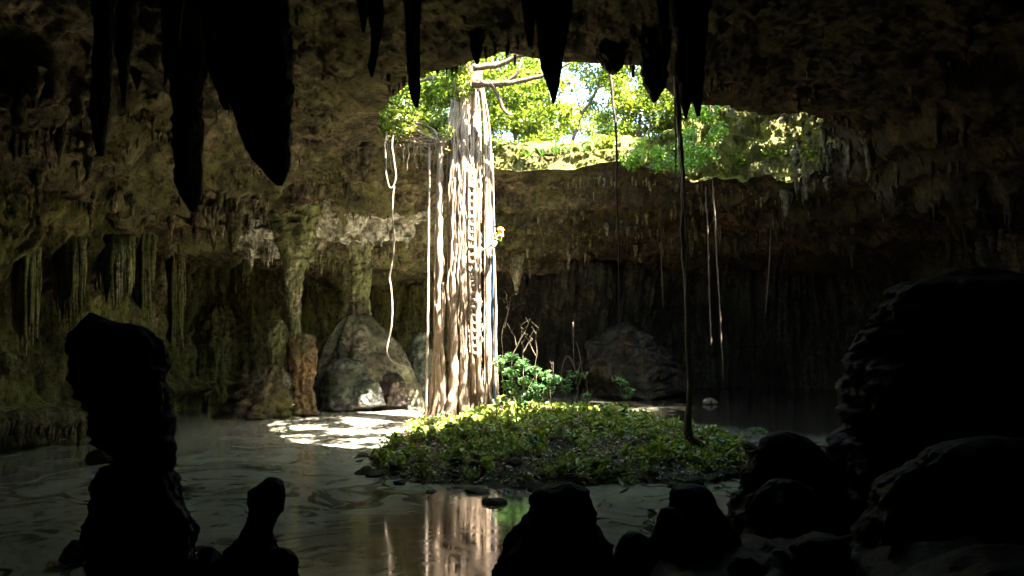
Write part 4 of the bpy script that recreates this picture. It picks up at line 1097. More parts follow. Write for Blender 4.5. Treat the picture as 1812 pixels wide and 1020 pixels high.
TREES = [  # (trunk px/py pairs, width, Y, crown boxes, n leaves, label)
    ([(1006, 300), (1012, 250), (1030, 205), (1052, 165), (1068, 123), (1085, 60)], 7, 45, (985, 1130, 20, 190), 3200, 'slender leaning tree with a dark trunk in the gap of pale sky'),
    ([(1128, 290), (1131, 243), (1134, 200), (1140, 155), (1143, 60)], 6, 44, (1090, 1200, 30, 230), 4200, 'straight thin tree behind the skylight, left of the tall hanging root'),
    ([(1103, 290), (1108, 220), (1112, 160), (1118, 70)], 4, 47, (1070, 1160, 60, 240), 3200, 'very thin sapling between the leaning tree and the straight one'),
    ([(905, 320), (912, 240), (905, 180), (915, 60)], 8, 46, (850, 985, 120, 275), 8200, 'bushy light green tree right behind the fig trunk'),
    ([(1180, 300), (1178, 230), (1185, 150), (1180, 50)], 6, 46, (1140, 1260, 90, 250), 4200, 'leafy tree behind the blunt stalactite at the right of the skylight'),
    ([(720, 300), (724, 230), (735, 180), (730, 60)], 7, 42, (660, 800, 110, 225), 4200, 'leafy tree at the left end of the skylight'),
    ([(1240, 300), (1250, 200), (1245, 100)], 8, 44, (1190, 1250, 100, 215), 1200, 'tree hidden mostly by the near rim at the right end of the skylight'),
    ([(965, 320), (960, 230), (975, 150), (960, 40)], 6, 54, (900, 1120, 170, 280), 7500, 'low distant tree below the patch of pale sky')]
for i, (tp, wd, Y, bx, nl, lb) in enumerate(TREES):
    base = P(tp[0][0], tp[0][1], Y); base.z = 14.3
    t = empty('tree', base, lb, 'tree', 'trees around the skylight')
    q = [base] + [P(p[0], p[1], Y) for p in tp[1:]]
    q = [q[0]] + [p for p in q[1:] if p.z > q[0].z + .3]
    mb = MB(); tube(mb, q, [wd * Y / F / 2, wd * Y / F / 2 * .5], 8, 30, .12, .15, i)
    mb.build('trunk', M_darkbark, t, base)
    for s_ in range(5):
        a = q[random.randrange(1, len(q))]
        b_ = P(random.uniform(bx[0], bx[1]), random.uniform(bx[2], bx[3]), Y + random.uniform(-1, 1))
        mb = MB(); tube(mb, [a, (a + b_) / 2 + Vector((0, 0, .3)), b_], [.05, .035, .012], 5, 12, .15, .1, i * 7 + s_)
        mb.build('branch', M_darkbark, t, a)
    crown(t, clumps(bx[0], bx[1], bx[2], bx[3], Y - 1.5, Y + 2.5, 34, 30 + i, gap), int(nl * 2.6), 1.0, .22, M_leaf2 if i % 2 else M_leaf, 50 + i, .15)
# big unseen trees added around the shaft; their crowns filter the sun below
SHADE = [(21, 24.5, (11, 20.5), (19, 26), (16.8, 20), 1500, 'broad unseen shade tree added on the ground right of the skylight'),
         (14.5, 17.5, (5, 14), (17, 24), (16.8, 20), 1500, 'broad unseen shade tree added on the ground in front of the skylight'),
         (22, 33, (12, 20), (26, 33.5), (18.5, 21.5), 6500, 'dense unseen shade tree added beside the right end of the skylight'),
         (21, 42, (10, 20), (33, 43), (18.5, 21.5), 13000, 'dense unseen shade tree added behind the right end of the skylight')]
for i, (x, y, xr, yr, zr, n, lb) in enumerate(SHADE):
    base = Vector((x, y, 14.5))
    t = empty('tree', base, lb, 'tree', 'unseen shade trees added above the cave')
    cs = [(random.uniform(*xr), random.uniform(*yr), random.uniform(*zr)) for _ in range(44)]
    mid = Vector(((xr[0] + xr[1]) / 2, (yr[0] + yr[1]) / 2, zr[0]))
    mb = MB(); tube(mb, [base, base + (mid - base) * .35 + Vector((0, 0, 1.5)), mid], [.3, .22, .1], 10, 20, .2, .2, i); mb.build('trunk', M_darkbark, t, base)
    for k in range(7):
        mb = MB(); tube(mb, [mid, (mid + Vector(cs[k])) / 2 + Vector((0, 0, .4)), Vector(cs[k])], [.09, .06, .02], 6, 12, .2, .1, k); mb.build('branch', M_darkbark, t, mid)
    crown(t, cs, n, 1.35, .34, M_leaf, 70 + i)

# creeper and ferns on the shaft rock
def rim_pt(px_target, far=True):
    best = None
    for i in range(0, NT, 4):
        x, y, z = rim[i]
        px = 906 + F * x / y / (CP)  # approximate
        if (y > 34.5) == far and abs(px - px_target) < 6:
            if best is None or abs(px - px_target) < best[0]: best = (abs(px - px_target), i)
    return best[1] if best else None
cc = []
r_ = random.Random(9)
for i in range(70):
    k_ = r_.randrange(NT)
    x, y, z = rim[k_]
    if y < 30: continue
    a = r_.uniform(.4, 2.2); cc.append((x + th_dir[k_, 0] * a, y + th_dir[k_, 1] * a, z + 1.0 + .4 * a))
mb = MB(); leaf_cloud(mb, cc, 7000, .55, .2, .5, 5); o = mb.build('undergrowth', M_leafy, smooth=False); tag(o, 'low leafy undergrowth trailing over the rim of the skylight', 'undergrowth', kind='stuff')
cc = [P(r_.uniform(1205, 1275), r_.uniform(190, 300), 0.1 + 39 + r_.uniform(-.6, .6))[:] for _ in range(20)] + [P(r_.uniform(1110, 1210), r_.uniform(255, 300), 40.5)[:] for _ in range(14)]
mb = MB(); leaf_cloud(mb, cc, 3600, .6, .2, .2, 6); o = mb.build('creeper', M_creeper, smooth=False); tag(o, 'bright green creeper covering the rock right of the tall hanging root', 'creeper', kind='stuff')
cc = [P(r_.uniform(668, 790), r_.uniform(185, 245), 33.4 + r_.uniform(-.8, .8))[:] for _ in range(34)]
mb = MB(); leaf_cloud(mb, cc[:22], 1500, .5, .2, .3, 8); o = mb.build('undergrowth', M_leafy, smooth=False); tag(o, 'yellow-green leaves spilling over the rim left of the fig trunk', 'undergrowth', kind='stuff')

cc = []  # unseen bushes added to break up the straight shadow of the rim
for i in range(400):
    k_ = r_.randrange(NT); x, y, z = rim[k_]
    if x > 3 or y > 31 or len(cc) > 60: continue
    a = r_.uniform(-1.3, .6); cc.append((x + th_dir[k_, 0] * a, y + th_dir[k_, 1] * a, z + r_.uniform(1.7, 2.6)))
mb = MB(); leaf_cloud(mb, cc, 2600, .5, .24, .4, 19); o = mb.build('undergrowth', M_leafy, smooth=False); tag(o, 'unseen low bushes added along the near left rim of the skylight to fray its shadow', 'undergrowth', kind='stuff')

def blade(mb, base, az, L, wd, arch):
    n = 7; t = np.linspace(0, 1, n)
    ax = np.array([math.cos(az), math.sin(az), 0]); sd = np.array([-math.sin(az), math.cos(az), 0])
    c = np.array(base)[None, :] + ax[None, :] * (L * .65 * t)[:, None] + np.array([0, 0, 1])[None, :] * (L * (t * 1.1 - arch * t ** 2))[:, None]
    hw = wd * np.sin(np.clip(t * .9 + .12, 0, 1) * math.pi) * .5 + .004
    V = np.concatenate([c - sd * hw[:, None], c - np.array([0, 0, 1]) * hw[:, None] * .4, c + sd * hw[:, None]])
    f = []
    for i in range(n - 1): f += [(i, n + i, n + i + 1, i + 1), (n + i, 2 * n + i, 2 * n + i + 1, n + i + 1)]
    mb.add(V, f)
ros = [(960, 278, 40.6), (985, 276, 41), (1003, 272, 41.2), (1032, 270, 41.2), (1052, 262, 41.2), (935, 282, 40.4), (910, 284, 40.2), (1150, 250, 41.6), (1078, 258, 41.5), (1175, 248, 41.6)]
wh = ['sixth', 'seventh', 'eighth', 'ninth', 'tenth', 'fifth', 'fourth']
rl = ['strap-leaved plant on the far rim straight below the spear-shaped stalactite', 'strap-leaved plant just right of the one below the spear-shaped stalactite', 'strap-leaved plant at the foot of the leaning tree',
      'strap-leaved plant midway between the leaning tree and the thin dark root', 'strap-leaved plant left of the thin dark hanging root', 'strap-leaved plant on the far rim, second from the fig trunk', 'strap-leaved plant on the far rim, nearest the fig trunk',
      'strap-leaved plant on the rim at the foot of the straight thin tree', 'strap-leaved plant right behind the thin dark hanging root', 'strap-leaved plant on the rim, nearest the tall hanging root']
for i, (px, py, Y) in enumerate(ros):
    b0 = P(px, py, Y)
    t = empty('strap_leaf_plant', b0, rl[i], 'plant', 'strap-leaved plants along the far rim')
    for k in range(9):
        az = k * 2.4 + random.random(); L = random.uniform(.6, 1.15)
        mb = MB(); blade(mb, b0[:], az, L, .10, random.uniform(.3, .9)); mb.build('leaf', M_blade, t, b0)
fr = [(672, 190, 32.2, 'fern at the left tip of the skylight'), (700, 205, 32.8, 'fern second from the left tip of the skylight'), (726, 236, 33.2, 'fern arching above the bare rootlets left of the fig'), (758, 245, 33.8, 'fern beside the fig trunk on the left rim')]
for px, py, Y, lb in fr:
    b0 = P(px, py, Y); t = empty('fern', b0, 'green ' + lb, 'fern', 'ferns on the left rim')
    for k in range(8):
        mb = MB(); blade(mb, b0[:], k * .8 + random.random() * .5, random.uniform(.5, .9), .16, random.uniform(.7, 1.2)); mb.build('frond', M_cover, t, b0)

# ------------------------------------------------------------------ hanging vines and roots
def vine(pts, wpx, Y, label, mat=M_vine, name='hanging_vine', wob=.03, cat='vine', group=None, seg=6, n=None):
    q = [P(p[0], p[1], Y + (p[2] if len(p) > 2 else 0)) for p in pts]
    mb = MB(); tube(mb, q, [a * Y / F / 2 for a in wpx], seg, n or max(16, int(abs(pts[0][1] - pts[-1][1]) / 5)), wob, .2, random.randrange(9999))
    return tag(mb.build(name, mat, loc=q[0]), label, cat, group)
GV = 'vines and aerial roots hanging from the rim'
vine([(760, 255), (759, 330), (758, 450), (757, 560), (755, 680), (753, 742)], [4.5, 4.4, 4.2, 4.4, 4.8, 5.5], 33.6, 'straight sunlit vine just left of the fig roots, reaching the ground', group=GV, wob=.015)
vine([(684, 235), (680, 262), (682, 290), (684, 312), (690, 333), (697, 330), (700, 312), (697, 290), (694, 262), (695, 240)], [3.5, 3, 3, 3, 3, 3, 3, 3, 3, 3], 30.0, 'short looped vine under the left tip of the skylight', group=GV, wob=.06, n=60)
vine([(697, 330), (695, 380), (697, 430), (694, 465), (689, 490), (691, 505), (694, 540), (693, 575), (687, 602), (685, 622), (692, 638), (705, 647), (721, 651)], [3, 3, 3, 3, 4, 3.2, 3, 3, 3, 3, 3, 3, 2], 30.0, 'long crooked vine with a hooked end hanging over the sunlit water', group=GV, wob=.06, n=110)
vine([(1076, 112), (1080, 140), (1085, 190), (1090, 245), (1090, 330), (1093, 400), (1095, 470), (1096, 545), (1097, 582)], [5, 5, 4.5, 4.5, 3.5, 3.2, 3, 3, 1.5], 25.5, 'thin dark root crossing the pale sky and ending above the back water', M_darkbark, group=GV, wob=.05)
vine([(1261, 318), (1264, 370), (1268, 450), (1273, 540), (1277, 610), (1280, 672)], [2.5, 3, 3, 3, 2.6, 1.6], ceiling_hit(1261, 318)[0][1], 'dim thin root at the right, longer of the pair', M_darkbark, group=GV, wob=.04)
vine([(1248, 330), (1252, 400), (1254, 480), (1257, 560), (1259, 612)], [2, 2.4, 2.4, 2.6, 3.5], ceiling_hit(1248, 330)[0][1], 'dim thin root at the right, shorter of the pair', M_darkbark, group=GV, wob=.04)
vine([(1170, 400), (1171, 460), (1173, 545)], [2, 2, 1.4], ceiling_hit(1170, 400)[0][1], 'faint short root left of the tall hanging root', M_darkbark, group=GV)
vine([(1364, 400), (1362, 470), (1358, 510), (1356, 535), (1354, 560)], [2, 3, 2.4, 1.5], ceiling_hit(1364, 400)[0][1], 'faint dangling root at the far right', M_darkbark, group=GV)
vine([(715, 262), (714, 275), (715, 288)], [3, 2.6, 1.6], 33, 'stub of a vine hanging under the left rim', group=GV)
# the tall free-standing root at the right
M_rootbark = bark_mat('brown_root_bark', (0.07, 0.045, 0.03), (0.17, 0.12, 0.085), (0.3, 0.23, 0.17))
tr = empty('aerial_root', P(1228, 812, 24.6), 'tall dark root running from the near rim down to the right side of the island', 'root')
YR = 24.8
def rr_(pts, wpx, name, dy=0, wob=.09, mat=M_rootbark):
    q = [P(p[0], p[1], YR + dy + (p[2] if len(p) > 2 else 0)) for p in pts]
    mb = MB(); tube(mb, q, [a * YR / F / 2 for a in wpx], 10, max(20, int(abs(pts[0][1] - pts[-1][1]) / 5)), wob, .25, random.randrange(999)); return mb.build(name, mat, tr, q[-1])
rr_([(1196, 120), (1199, 160), (1202, 230), (1207, 320), (1210, 420), (1215, 520), (1219, 620), (1220, 680), (1219, 730), (1222, 780), (1228, 806)], [8, 9, 9, 8, 7.5, 8, 8.5, 9, 11, 17, 30], 'main_root')
rr_([(1203, 140), (1205, 230), (1208, 320), (1213, 420), (1216, 520)], [4, 4, 3.5, 3, 2], 'side_root', -.1)
rr_([(1192, 150), (1194, 250), (1199, 340)], [3, 3, 1.5], 'side_root', -.05)
for e in [(1205, 824), (1214, 832), (1238, 826), (1258, 832), (1285, 842), (1300, 838, .8), (1246, 800, 1.2)]:
    rr_([(1224, 775), (1227 + (e[0] - 1227) * .35, 795), (e[0] - (e[0] - 1227) * .3, e[1] - 10, 0), e], [9, 9, 7, 3], 'buttress', -.1, .04)

# ------------------------------------------------------------------ climber
M_skin = plain('skin', (0.45, 0.27, 0.19), .5)
M_helmet = plain('helmet_orange', (0.75, 0.33, 0.05), .35)
M_vest = plain('yellow_vest', (0.55, 0.75, 0.03), .6)
M_shirt = plain('pale_shirt', (0.6, 0.56, 0.55), .8)
M_shorts = plain('grey_shorts', (0.5, 0.47, 0.48), .8)
M_shoe = plain('pale_shoe', (0.62, 0.56, 0.5), .7)
M_rope = plain('pale_rope', (0.6, 0.56, 0.5), .8)
M_blue = plain('blue_rope', (0.03, 0.09, 0.18), .7)
YC = 33.35
def pc(px, py, dy=0): return P(px, py, YC + dy)
person = empty('person', pc(876, 452), 'climber in an orange helmet and yellow vest hanging on a rope beside the fig roots', 'person')
jt = {'pelvis': (pc(875.5, 430), .115), 'waist': (pc(878, 424.5), .12), 'chest': (pc(881.5, 418), .15), 'neck': (pc(883.4, 413.6), .055), 'head0': (pc(884.2, 411.5), .085), 'head': (pc(885, 408.2), .095), 'crown': (pc(885.4, 405.4), .05),
      'sl': (pc(879.4, 415.5, .16), .06), 'el': (pc(874.4, 411.5, .14), .045), 'wl': (pc(874.6, 403, .02), .03), 'hl': (pc(875, 400.5, 0), .032),
      'sr': (pc(885.2, 417, -.17), .06), 'er': (pc(890.5, 419.5, -.2), .045), 'wr': (pc(889.5, 412.2, -.16), .03), 'hr': (pc(889, 409.8, -.14), .032),
      'hipl': (pc(873.8, 431, .1), .09), 'kl': (pc(864.5, 436.5, .12), .06), 'al': (pc(854.5, 443.0, .05), .04), 'fl': (pc(851.5, 441.0, .03), .035), 'tl': (pc(850.8, 438.4, .03), .025), 'heel': (pc(852.4, 445.2, .05), .03),
      'hipr': (pc(875.2, 432.5, -.1), .09), 'kr': (pc(871.2, 440.5, -.16), .06), 'ar': (pc(871.2, 450.8, -.08), .04), 'fr': (pc(869, 453.2, -.1), .035), 'tr': (pc(866.8, 453, -.1), .025)}
ed = [('pelvis', 'waist'), ('waist', 'chest'), ('chest', 'neck'), ('neck', 'head0'), ('head0', 'head'), ('head', 'crown'), ('chest', 'sl'), ('sl', 'el'), ('el', 'wl'), ('wl', 'hl'), ('chest', 'sr'), ('sr', 'er'), ('er', 'wr'), ('wr', 'hr'),
      ('pelvis', 'hipl'), ('hipl', 'kl'), ('kl', 'al'), ('al', 'fl'), ('fl', 'tl'), ('al', 'heel'), ('pelvis', 'hipr'), ('hipr', 'kr'), ('kr', 'ar'), ('ar', 'fr'), ('fr', 'tr')]
def fingers(h, wri, tag_):
    a = jt[h][0]; d = (a - jt[wri][0]).normalized(); s = d.cross(Vector((0, 1, 0))).normalized(); nn = Vector((0, -1, 0))
    for k in range(5):
        o = (k - 2) * .018
        L = [.05, .06, .065, .06, .045][k]
        if k == 0: p1 = a + s * -.035 + d * .01 + nn * .02; p2 = p1 + d * .03 + nn * .03
        else: p1 = a + s * o + d * L * .5 + nn * .015; p2 = p1 + d * L * .3 + nn * .035
        jt[f'{tag_}{k}a'] = (p1, .010); jt[f'{tag_}{k}b'] = (p2, .008)
        ed.append((h, f'{tag_}{k}a')); ed.append((f'{tag_}{k}a', f'{tag_}{k}b'))
fingers('hl', 'wl', 'L'); fingers('hr', 'wr', 'R')
def skin(name, joints, edges, mat, root_j, parent, grow=0.0, sub=1):
    ks = list(joints); ix = {k: i for i, k in enumerate(ks)}
    org = Vector(parent['_loc'])
    me = bpy.data.meshes.new(name)
    me.from_pydata([(joints[k][0] - org)[:] for k in ks], [(ix[a], ix[b]) for a, b in edges], [])
    o = bpy.data.objects.new(name, me); COL.objects.link(o); o.parent = parent
    md = o.modifiers.new('skin', 'SKIN'); md.use_smooth_shade = True
    sv_ = me.skin_vertices[0].data if me.skin_vertices else None
    for k in ks:
        r0 = joints[k][1] + grow
        sv_[ix[k]].radius = (r0, r0); sv_[ix[k]].use_root = (k == root_j)
    sb = o.modifiers.new('sub', 'SUBSURF'); sb.levels = sub; sb.render_levels = sub
    me.materials.append(mat)
    return o
def sub_skin(name, keys, mat, root_j, grow, over=None):
    j = {k: jt[k] for k in keys}
    if over: j.update(over)
    e = [(a, b) for a, b in ed if a in j and b in j]
    if over: e += [q for q in over_edges if q[0] in j and q[1] in j]
    return skin(name, j, e, mat, root_j, person, grow, 1)
over_edges = []
skin('body', jt, ed, M_skin, 'pelvis', person, 0, 2)
sub_skin('shirt', ['waist', 'chest', 'sl', 'sr'], M_shirt, 'chest', .014)
kl2 = jt['hipl'][0].lerp(jt['kl'][0], .8); kr2 = jt['hipr'][0].lerp(jt['kr'][0], .8)
over_edges = [('hipl', 'k1'), ('hipr', 'k2')]
sub_skin('shorts', ['pelvis', 'waist', 'hipl', 'hipr'], M_shorts, 'pelvis', .016, {'k1': (kl2, .07), 'k2': (kr2, .07)})
over_edges = [('chest', 'v1'), ('v1', 'v2')]
j = {'v0': (pc(884, 415), .125), 'v1': (pc(883.2, 419), .15), 'v2': (pc(881.5, 423), .12)}
skin('vest', j, [('v0', 'v1'), ('v1', 'v2')], M_vest, 'v1', person, .012, 1)
for s_, a_, f_, t_ in (('l', 'al', 'fl', 'tl'), ('r', 'ar', 'fr', 'tr')):
    skin('shoe', {a_: (jt[a_][0], .035), f_: jt[f_], t_: jt[t_]}, [(a_, f_), (f_, t_)], M_shoe, f_, person, .014, 1)
# helmet: dome with brim
mb = MB(); hc = jt['head'][0] + Vector((.01, 0, .03)); n, seg = 8, 20
ph = np.linspace(0, math.pi / 2 + .15, n); a = np.linspace(0, 2 * math.pi, seg, endpoint=False)
rad = .145 * np.sin(ph)[:, None] * np.ones(seg); rad[-1] += .025 * (1 + np.cos(a))
V = np.stack([hc.x + rad * np.cos(a) * 1.12, hc.y + rad * np.sin(a), hc.z + .135 * np.cos(ph)[:, None] + 0 * rad], -1)
mb.add(V.reshape(-1, 3), gridfaces(n, seg)); mb.f.append(np.array([[i * seg + seg - 1, (i + 1) * seg + seg - 1, (i + 1) * seg, i * seg] for i in range(n - 1)]))
mb.build('helmet', M_helmet, person, hc[:])
# face hints: nose, eyes, ears, mouth
hd = jt['head'][0]
mb = MB(); tube(mb, [hd + Vector((.08, -.03, .01)), hd + Vector((.115, -.03, -.02))], [.010, .018], 6, 4); mb.build('nose', M_skin, person, hd[:])
for dy in (-.045, .02):
    mb = MB(); tube(mb, [hd + Vector((.085, dy, .012)), hd + Vector((.094, dy, .012))], [.012, .008], 6, 4); mb.build('eye', M_dark, person, hd[:])
mb = MB(); tube(mb, [hd + Vector((.078, -.045, -.06)), hd + Vector((.088, -.01, -.062)), hd + Vector((.078, .025, -.06))], [.007, .009, .007], 6, 8); mb.build('mouth', M_skin, person, hd[:])
for dy in (-.1, .1):
    mb = MB(); tube(mb, [hd + Vector((0, dy, .015)), hd + Vector((-.005, dy * 1.15, 0)), hd + Vector((0, dy, -.03))], [.012, .018, .010], 6, 8); mb.build('ear', M_skin, person, hd[:])
mb = MB(); a_ = np.linspace(0, 2 * math.pi, 17); wc = jt['pelvis'][0].lerp(jt['waist'][0], .6)
tube(mb, [wc + Vector((math.cos(q) * .145, math.sin(q) * .15, .02 * math.cos(q))) for q in a_], [.018], 6, 40); mb.build('harness_belt', M_blue, person, wc[:])
vine([(872, 272), (872.5, 300), (873.5, 350), (875, 400), (877, 426)], [1.6] * 5, YC, 'taut pale rope the climber hangs from', M_rope, 'climbing_rope', 0, 'rope', 'climbing ropes')
vine([(873, 452), (872.5, 520), (873, 600), (874, 660), (875, 712)], [2.4, 2.4, 2.4, 2.4, 2.2], YC - .05, 'blue rope hanging below the climber to the ground', M_blue, 'climbing_rope', .015, 'rope', 'climbing ropes')

# ------------------------------------------------------------------ island planting
def scatter(n, seed, t0=0.0, t1=1.0, dens=None):
    r = np.random.default_rng(seed)
    x = r.uniform(-6, 10, n * 4); y = r.uniform(20, 38, n * 4)
    t = island_t(x, y); k = (t > t0) & (t < t1)
    if dens is not None:
        q = fbm(x * .6, y * .6, 0 * x, 3, 111); k &= (q + r.normal(0, .2, len(q))) > dens
    x, y = x[k][:n], y[k][:n]
    return x, y, island_z(x, y)
x, y, z = scatter(15000, 1, 0, .97, .0)
tr_d = np.hypot(x + 2.2, y - 33.2); k = tr_d > 2.0; x, y, z = x[k], y[k], z[k]
cs = np.stack([x, y, z + .05 + .10 * np.random.default_rng(3).random(len(x))], 1)
mb = MB(); leaf_cloud(mb, cs, 24000, .12, .12, .45, 12, 1.0)
sel = np.random.default_rng(8).choice(len(cs), 420); leaf_cloud(mb, cs[sel] + np.array([0, 0, .14]), 5200, .2, .24, .35, 15, 1.1)
tag(mb.build('ground_cover', M_cover, smooth=False), 'dense low green leaves carpeting the island', 'ground cover', kind='stuff')
x, y, z = scatter(5000, 2, .25, .95, .05)
k = x > 3.2; k |= np.random.default_rng(5).random(len(x)) < .12
cs = np.stack([x, y, z + .12], 1)[k]
mb = MB(); leaf_cloud(mb, cs, 5200, .15, .15, .5, 13, 1.0)
tag(mb.build('ground_cover', M_leafy, smooth=False), 'yellow-green seedlings on the right flank of the island', 'ground cover', kind='stuff')
x, y, z = scatter(16000, 3, .1, 1.0)
mb = MB(); leaf_cloud(mb, np.stack([x, y, z + .02], 1), 15000, .05, .14, 1.2, 14, .4)
tag(mb.build('leaf_litter', M_litter, smooth=False), 'brown dead leaves lying along the shore of the island', 'leaf litter', kind='stuff')
mb = MB(); r_ = random.Random(31)
x, y, z = scatter(260, 4, .75, 1.02)
for i in range(len(x)):
    a = r_.uniform(0, 6.3); L = r_.uniform(.25, .9); d = Vector((math.cos(a), math.sin(a), r_.uniform(-.1, .45))) * L
    p0 = Vector((x[i], y[i], max(z[i], 0) + .03)); tube(mb, [p0, p0 + d * .5 + Vector((0, 0, .06)), p0 + d], [.016, .012, .005], 4, 6, .05)
tag(mb.build('twigs', M_twig), 'thin dry twigs tangled along the edge of the island', 'twigs', kind='stuff')
# rubble on the front shore
rp = []
for k in range(5):
    n, seg = 9, 12; ph = np.linspace(.05, math.pi - .05, n); a = np.linspace(0, 2 * math.pi, seg, endpoint=False)
    X = np.sin(ph)[:, None] * np.cos(a); Yy = np.sin(ph)[:, None] * np.sin(a); Zz = np.cos(ph)[:, None] + 0 * X
    d = 1 + .42 * fbm(X * 1.3 + k * 5, Yy * 1.3, Zz * 1.3, 3, 120 + k)
    mb = MB(); mb.add(np.stack([X * d, Yy * d, Zz * d * .7], -1).reshape(-1, 3), gridfaces(n, seg)); mb.f.append(np.array([[i * seg + seg - 1, (i + 1) * seg + seg - 1, (i + 1) * seg, i * seg] for i in range(n - 1)]))
    mb.f.append(np.array([list(range(seg)), [(n - 1) * seg + j for j in range(seg)][::-1]]))
    rp.append(mb.mesh('rock', M_soil))
x, y, z = scatter(150, 6, .84, 1.05)
for i in range(len(x)):
    if y[i] > 30 : continue
    o = bpy.data.objects.new('rock', rp[i % 5]); COL.objects.link(o)
    s_ = r_.uniform(.07, .26); o.location = (x[i], y[i], max(z[i], -.02) + s_ * .15); o.scale = (s_ * r_.uniform(.8, 1.4), s_, s_ * r_.uniform(.6, 1.1)); o.rotation_euler = (r_.uniform(-.4, .4), r_.uniform(-.4, .4), r_.uniform(0, 6))
    tag(o, 'dark rubble stone on the shore of the island', 'rock', 'rubble stones along the island shore')

rs = random.Random(61)
x, y, z = scatter(400, 9, .1, .9)
for i in range(9):
    a = rs.uniform(0, 3.1); L = rs.uniform(.7, 1.5); d = Vector((math.cos(a), math.sin(a), .0)) * L; p0 = Vector((x[i], y[i], z[i] + .08))
    p1 = p0 + d; p1.z = float(island_z(p1.x, p1.y)) + .1
    mb = MB(); tube(mb, [p0, (p0 + p1) / 2 + Vector((0, 0, .12)), p1], [.045, .03, .012], 6, 14, .08, .3, i)
    for q_ in range(3):
        c_ = p0.lerp(p1, rs.uniform(.3, .9)); tube(mb, [c_, c_ + Vector((rs.uniform(-.2, .2), rs.uniform(-.2, .2), .2)), c_ + Vector((rs.uniform(-.4, .4), rs.uniform(-.4, .4), rs.uniform(.2, .45)))], [.015, .01, .004], 5, 6, .03)
    tag(mb.build('fallen_branch', M_twig, loc=p0[:]), 'dry fallen branch lying among the ground cover of the island', 'branch', 'fallen branches on the island')
for i in range(20):
    k_ = 40 + i * 7; b0 = Vector((x[k_], y[k_], z[k_])); h_ = rs.uniform(.25, .65)
    t = empty('seedling', b0, 'knee-high seedling standing up out of the ground cover of the island', 'seedling', 'seedlings in the ground cover')
    mb = MB(); tp_ = b0 + Vector((rs.uniform(-.1, .1), rs.uniform(-.1, .1), h_)); tube(mb, [b0, (b0 + tp_) / 2 + Vector((.03, 0, 0)), tp_], [.012, .009, .005], 5, 8, .02); mb.build('stem', M_twig, t, b0)
    crown(t, [(tp_ + Vector((rs.uniform(-.15, .15), rs.uniform(-.15, .15), rs.uniform(-.15, .05))))[:] for _ in range(4)], rs.randrange(16, 40), .17, rs.uniform(.14, .24), rs.choice([M_cover, M_shrub, M_leafy]), 800 + i, .8, 'foliage')

def plant(name, px, py, Y, label, stems, clum, nl, sp, size, mat, seed, cat='shrub', group=None, twig=M_twig, up=.6, sw=.018):
    """stems: lists of pixel points from base; clum: list of (px, py, dY) leaf clump centres"""
    b0 = P(px, py, Y)
    t = empty(name, b0, label, cat, group)
    for i, s_ in enumerate(stems):
        q = [P(p[0], p[1], Y + (p[2] if len(p) > 2 else 0)) for p in s_]
        mb = MB(); tube(mb, q, [sw, sw * .7, sw * .35], 5, len(q) * 6, .05, .15, seed + i); mb.build('stem', twig, t, q[0])
    if clum:
        crown(t, [P(a, b_, Y + c)[:] for a, b_, c in clum], nl, sp, size, mat, seed, up, 'foliage')
    return t
r_ = random.Random(77)
shc = [(885, 640, 0), (905, 632, .2), (925, 645, -.2), (945, 655, .3), (965, 665, 0), (980, 672, .2), (905, 660, -.4), (930, 675, .3), (950, 685, -.3), (915, 695, .4), (940, 700, 0), (968, 690, .3), (890, 655, .4), (925, 712, -.2), (955, 705, .3), (900, 680, .1)]
plant('shrub', 925, 735, 30, 'blue-green leafy shrub just right of the fig roots', [[(925, 735), (915, 700), (900, 640)], [(925, 735), (935, 690), (950, 660)], [(928, 735), (950, 700), (978, 672)], [(920, 735), (900, 700), (886, 655)], [(930, 736), (925, 690), (925, 650)], [(935, 736), (958, 705), (960, 660)]],
      shc, 1500, .34, .18, M_shrub, 501, up=.9)
plant('sapling', 1016, 740, 29.3, 'spindly bare sapling with a forked top at the middle of the island', [[(1018, 770, -1.5), (1012, 730), (1022, 690), (1016, 640), (1014, 570)], [(1018, 680), (1026, 640), (1020, 605)], [(1017, 650), (1005, 630), (995, 655), (996, 700)], [(1020, 690), (1030, 660), (1024, 625)]],
      [(1005, 672, 0), (1000, 685, .1), (1030, 662, 0), (1012, 662, .1), (1002, 690, 0)], 170, .25, .16, M_shrub, 502, 'sapling', up=.9, sw=.035)
plant('sapling', 1042, 722, 30, 'short sapling with one leaf tuft right of the forked one', [[(1040, 726), (1038, 690), (1037, 660)], [(1038, 705), (1040, 700), (1044, 698)]], [(1042, 698, 0), (1036, 700, 0)], 40, .16, .14, M_shrub, 503, 'sapling', up=.9)
plant('sapling', 1104, 730, 30.5, 'leaning sapling with a single tuft over the back water', [[(1104, 732), (1105, 712), (1100, 695), (1090, 680)]], [(1092, 672, 0), (1102, 678, 0), (1110, 688, 0), (1116, 692, 0), (1112, 700, 0), (1098, 674, .1)], 190, .22, .15, M_shrub, 504, 'sapling', up=.9)
plant('seedling', 893, 735, 28.8, 'broad-leaved seedling at the foot of the right fig roots', [[(878, 750), (882, 725), (890, 705)]], [(885, 705, 0), (895, 710, 0), (880, 715, 0), (898, 720, 0)], 46, .2, .3, M_cover, 505, 'seedling', up=1.2)
plant('seedling', 505, 800, 27.0, 'spindly seedling rising from the water in front of the sunlit patch', [[(500, 802), (502, 780), (508, 762), (515, 735)], [(502, 785), (494, 770), (490, 765)]], [(515, 735, 0), (492, 768, 0), (500, 764, 0), (508, 758, 0), (520, 800, 0), (540, 802, 0)], 70, .2, .15, M_shrub, 506, 'seedling', up=1)
plant('seedling', 570, 805, 26, 'few leaves of a drowned seedling floating in the water at left', [[(566, 806), (575, 802)]], [(575, 803, 0), (560, 806, 0)], 26, .22, .13, M_cover, 516, 'seedling', up=1)
